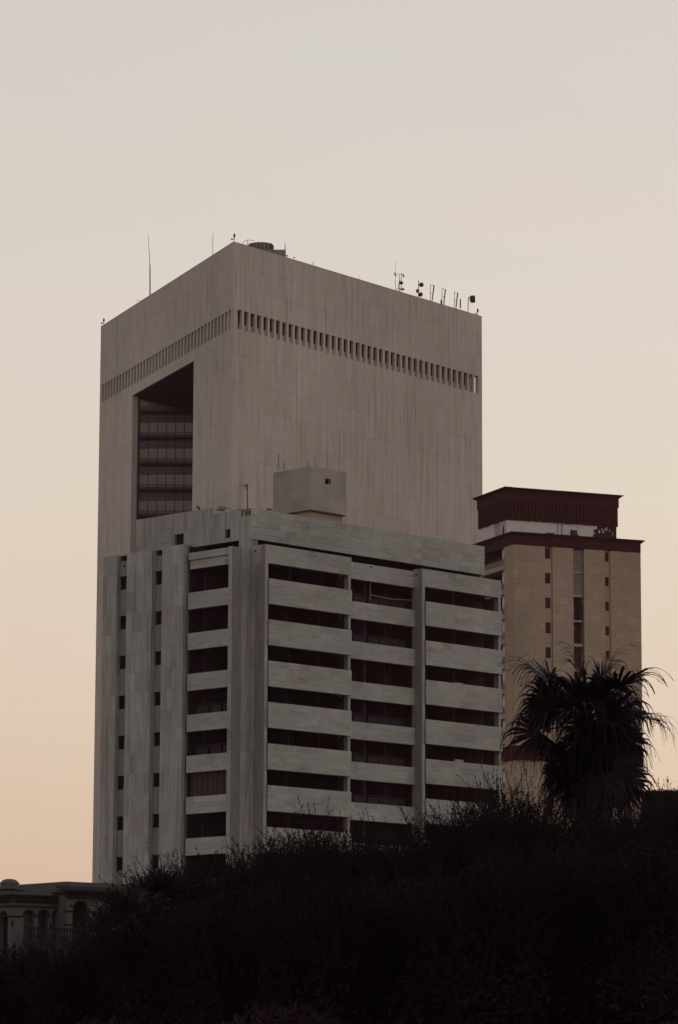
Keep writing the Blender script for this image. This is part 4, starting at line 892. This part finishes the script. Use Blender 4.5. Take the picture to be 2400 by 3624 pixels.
def shrub(label, cx, ytop, D, wpx, seed, wisp=1.0, name='shrub', cat='shrub', dens=1.0, lean=0.0, group=None):
    """many-stemmed dry shrub: stems fan out of the base, twigs with leaflets end them, a denser leafy body below"""
    r_ = np.random.default_rng(seed); top = at_y(cx, ytop, D); Rr = wpx/2*D/FPX; H_ = top[2]; b0 = np.array([top[0], D, 0.])
    o = thing(name, label, cat, tuple(b0), group)
    ns = 9; tips = []; m = MB()
    for i in range(ns):
        a = r_.uniform(0, 2*math.pi); rr_ = Rr*math.sqrt(r_.uniform(.02, .8)); e = b0+np.array([rr_*math.cos(a), rr_*math.sin(a), H_*r_.uniform(.55, .8)])
        mid = b0*.55+e*.45+np.array([0, 0, H_*.08])+r_.normal(0, .08, 3); s_ = b0+np.array([math.cos(a), math.sin(a), 0])*.12
        m.tube(s_, mid, .07, .05, 6, cap=False); m.tube(mid, e, .05, .02, 6, cap=False); tips += [mid, e]
    m.build('stem', M['twig'], o)
    # leafy body
    nl = int(26000*dens); a = r_.uniform(0, 2*math.pi, nl); q = r_.uniform(0, 1, nl)**.5; zf = r_.uniform(0.0, 1, nl)
    lump = 1+.22*np.sin(a*3+seed)+.14*np.sin(a*7+seed*2)
    env = np.where(zf < .5, 1.0, np.sqrt(np.maximum(0, 1-((zf-.5)/.52)**2)))*lump
    hl = H_*(.795+.05*np.sin(a*2+seed)+.05*np.sin(a*5)); C_ = np.stack([b0[0]+Rr*q*env*np.cos(a), b0[1]+Rr*q*env*np.sin(a), .1+hl*zf], 1)
    C_ += r_.normal(0, .07, (nl, 3)); d_ = unit(r_.normal(0, 1, (nl, 3))+np.array([0, 0, .8])); s_ = r_.uniform(.04, .13, nl)[:, None]*np.where(zf < .6, 1.25, .8)[:, None]
    P = np.stack([C_, C_+d_*s_*.5, C_+d_*s_+np.array([0, 0, -.02])], 1); wv = unit(np.cross(d_, r_.normal(0, 1, (nl, 3))))
    Wd = np.stack([wv*s_*.08, wv*s_*.20, wv*s_*.04], 1)
    strips(P, Wd, 'foliage', M['leaf'], o, kind='stuff')
    # wispy twigs sticking out of the top, with leaflets along them
    nt_ = int(620*wisp); a = r_.uniform(0, 2*math.pi, nt_); q = np.sqrt(r_.uniform(0, 1, nt_)); x0 = b0[0]+Rr*q*np.cos(a); y0 = b0[1]+Rr*q*np.sin(a)
    clump = .5+.5*np.sin(x0*2.3+seed*1.3)*np.cos(x0*4.1+seed)
    z0 = H_*(.76+.0*q)*(1-.12*q*q); z0 = z0-r_.uniform(0, .5, nt_); ln = (H_*.26)*(.45+.55*clump)*r_.uniform(.35, 1.0, nt_)+.25
    d_ = unit(np.stack([np.cos(a)*.45*q+lean, np.sin(a)*.45*q, np.ones(nt_)], 1)+r_.normal(0, .22, (nt_, 3)))
    K = 7; P = np.empty((nt_, K, 3)); P[:, 0] = np.stack([x0, y0, z0], 1); Wd = np.empty((nt_, K, 3)); dd = d_.copy(); bend = r_.normal(0, .12, (nt_, 3))
    for i in range(K):
        if i: P[:, i] = P[:, i-1]+dd*(ln/(K-1))[:, None]
        dd = unit(dd+bend*.6+np.array([0, 0, -.05])); Wd[:, i] = unit(np.cross(dd, r_.normal(0, 1, (nt_, 3))*.3+np.array([0, 1., 0])))*.011*(1-.8*i/(K-1))
    strips(P, Wd, 'twigs', M['twig'], o, kind='stuff')
    per = 34; T = r_.uniform(.15, 1, (nt_, per)); idx = T*(K-1); i0 = np.minimum(idx.astype(int), K-2); fr = (idx-i0)[..., None]
    rows = np.arange(nt_)[:, None]; base = P[rows, i0]*(1-fr)+P[rows, i0+1]*fr; base = base.reshape(-1, 3); nn_ = len(base)
    ld = unit(np.repeat(d_, per, 0)*.9+r_.normal(0, .55, (nn_, 3))); s_ = r_.uniform(.03, .10, nn_)[:, None]
    P2_ = np.stack([base, base+ld*s_*.5, base+ld*s_], 1); wv = unit(np.cross(ld, r_.normal(0, 1, (nn_, 3)))); Wd2 = np.stack([wv*.004, wv*.009, wv*.002], 1)
    strips(P2_, Wd2, 'leaflets', M['leaf2'], o, kind='stuff')
    return o
SH = [  # label, centre x, top y, distance, width px, wisp, density
 ('leafy shrub between the small fan palm and the grey block corner', 760, 2945, 82, 330, .9, 1.0),
 ('leafy shrub filling the gap beside the arched house and the small palms', 490, 3080, 84, 200, .8, 1.1),
 ('low leafy shrub behind the small fan palm with upright fans', 620, 3005, 84, 280, .8, 1.1),
 ('wispy shrub rising before the corner notch of the grey block', 955, 2870, 80, 260, 1.1, .9),
 ('feathery shrub below the first balcony bay of the grey block', 1130, 2855, 78, 300, 1.2, 1.0),
 ('thin shrub with bare twigs below the middle balcony bay', 1330, 2835, 77, 260, .9, .8),
 ('broad twiggy shrub below the third balcony bay', 1510, 2815, 76, 300, 1.1, 1.0),
 ('tall tamarisk like shrub before the end pier of the grey block', 1690, 2720, 74, 280, 1.25, 1.0),
 ('dense tuft of twigs just beside the trunk of the large palm', 1850, 2715, 73, 240, 1.0, 1.0),
 ('dark rounded shrub under the hanging fronds of the large palm', 2040, 2760, 72, 300, .7, 1.2),
 ('tallish shrub wrapped round the trunk of the large palm', 2110, 2750, 84, 260, .9, 1.2),
 ('bushy shrub beyond the large palm before the low hall', 2230, 2740, 74, 300, .8, 1.1),
 ('dense shrub hiding the wall of the low hall', 2340, 2740, 76, 260, .9, 1.3),
 ('twiggy shrub rising over the edge of the ribbed roof', 2385, 2725, 73, 240, 1.1, 1.0)]
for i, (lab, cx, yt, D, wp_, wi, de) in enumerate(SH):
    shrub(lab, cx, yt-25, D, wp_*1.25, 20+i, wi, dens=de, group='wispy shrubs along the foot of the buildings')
FS = [('dark bush reaching up to the balustrade of the arched house', -10, 3290, 68, 440), ('low dark shrub at the foot of the balustrade', 110, 3290, 66, 380), ('rounded dark shrub below the tiled portico', 320, 3275, 62, 300),
 ('dense dark bush under the two small palms', 590, 3090, 60, 360), ('dense dark bush before the leafy shrub', 830, 3045, 58, 400), ('dark bush in front of the feathery shrub', 1120, 3010, 57, 400),
 ('dark bush in front of the thin bare shrub', 1400, 3010, 58, 400), ('dark bush in front of the tamarisk like shrub', 1690, 2925, 56, 400), ('dark bush at the foot of the large palm', 1990, 2880, 57, 400), ('dark bush before the low ribbed hall', 2290, 2850, 56, 400)]
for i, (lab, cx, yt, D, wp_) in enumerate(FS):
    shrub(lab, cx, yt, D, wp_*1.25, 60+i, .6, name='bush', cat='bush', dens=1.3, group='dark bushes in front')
# undergrowth that fills the bottom of the picture
def thicket(label, y0, y1, x0, x1, hmin, hmax, n, seed):
    r_ = np.random.default_rng(seed); x = r_.uniform(x0, x1, n); y = r_.uniform(y0, y1, n)
    hh = hmin+(hmax-hmin)*(.5+.25*np.sin(x*.9+y*.2)+.25*np.sin(x*2.1+seed)); z = hh*r_.uniform(0, 1, n)**.7
    C_ = np.stack([x, y, z], 1); d_ = unit(r_.normal(0, 1, (n, 3))+np.array([0, 0, .8])); s_ = r_.uniform(.06, .15, n)[:, None]
    P = np.stack([C_, C_+d_*s_*.5, C_+d_*s_], 1); wv = unit(np.cross(d_, r_.normal(0, 1, (n, 3)))); Wd = np.stack([wv*s_*.08, wv*s_*.22, wv*s_*.04], 1)
    o = strips(P, Wd, 'undergrowth', M['leaf'], None, kind='stuff'); o['label'] = label; o['category'] = 'undergrowth'; return o
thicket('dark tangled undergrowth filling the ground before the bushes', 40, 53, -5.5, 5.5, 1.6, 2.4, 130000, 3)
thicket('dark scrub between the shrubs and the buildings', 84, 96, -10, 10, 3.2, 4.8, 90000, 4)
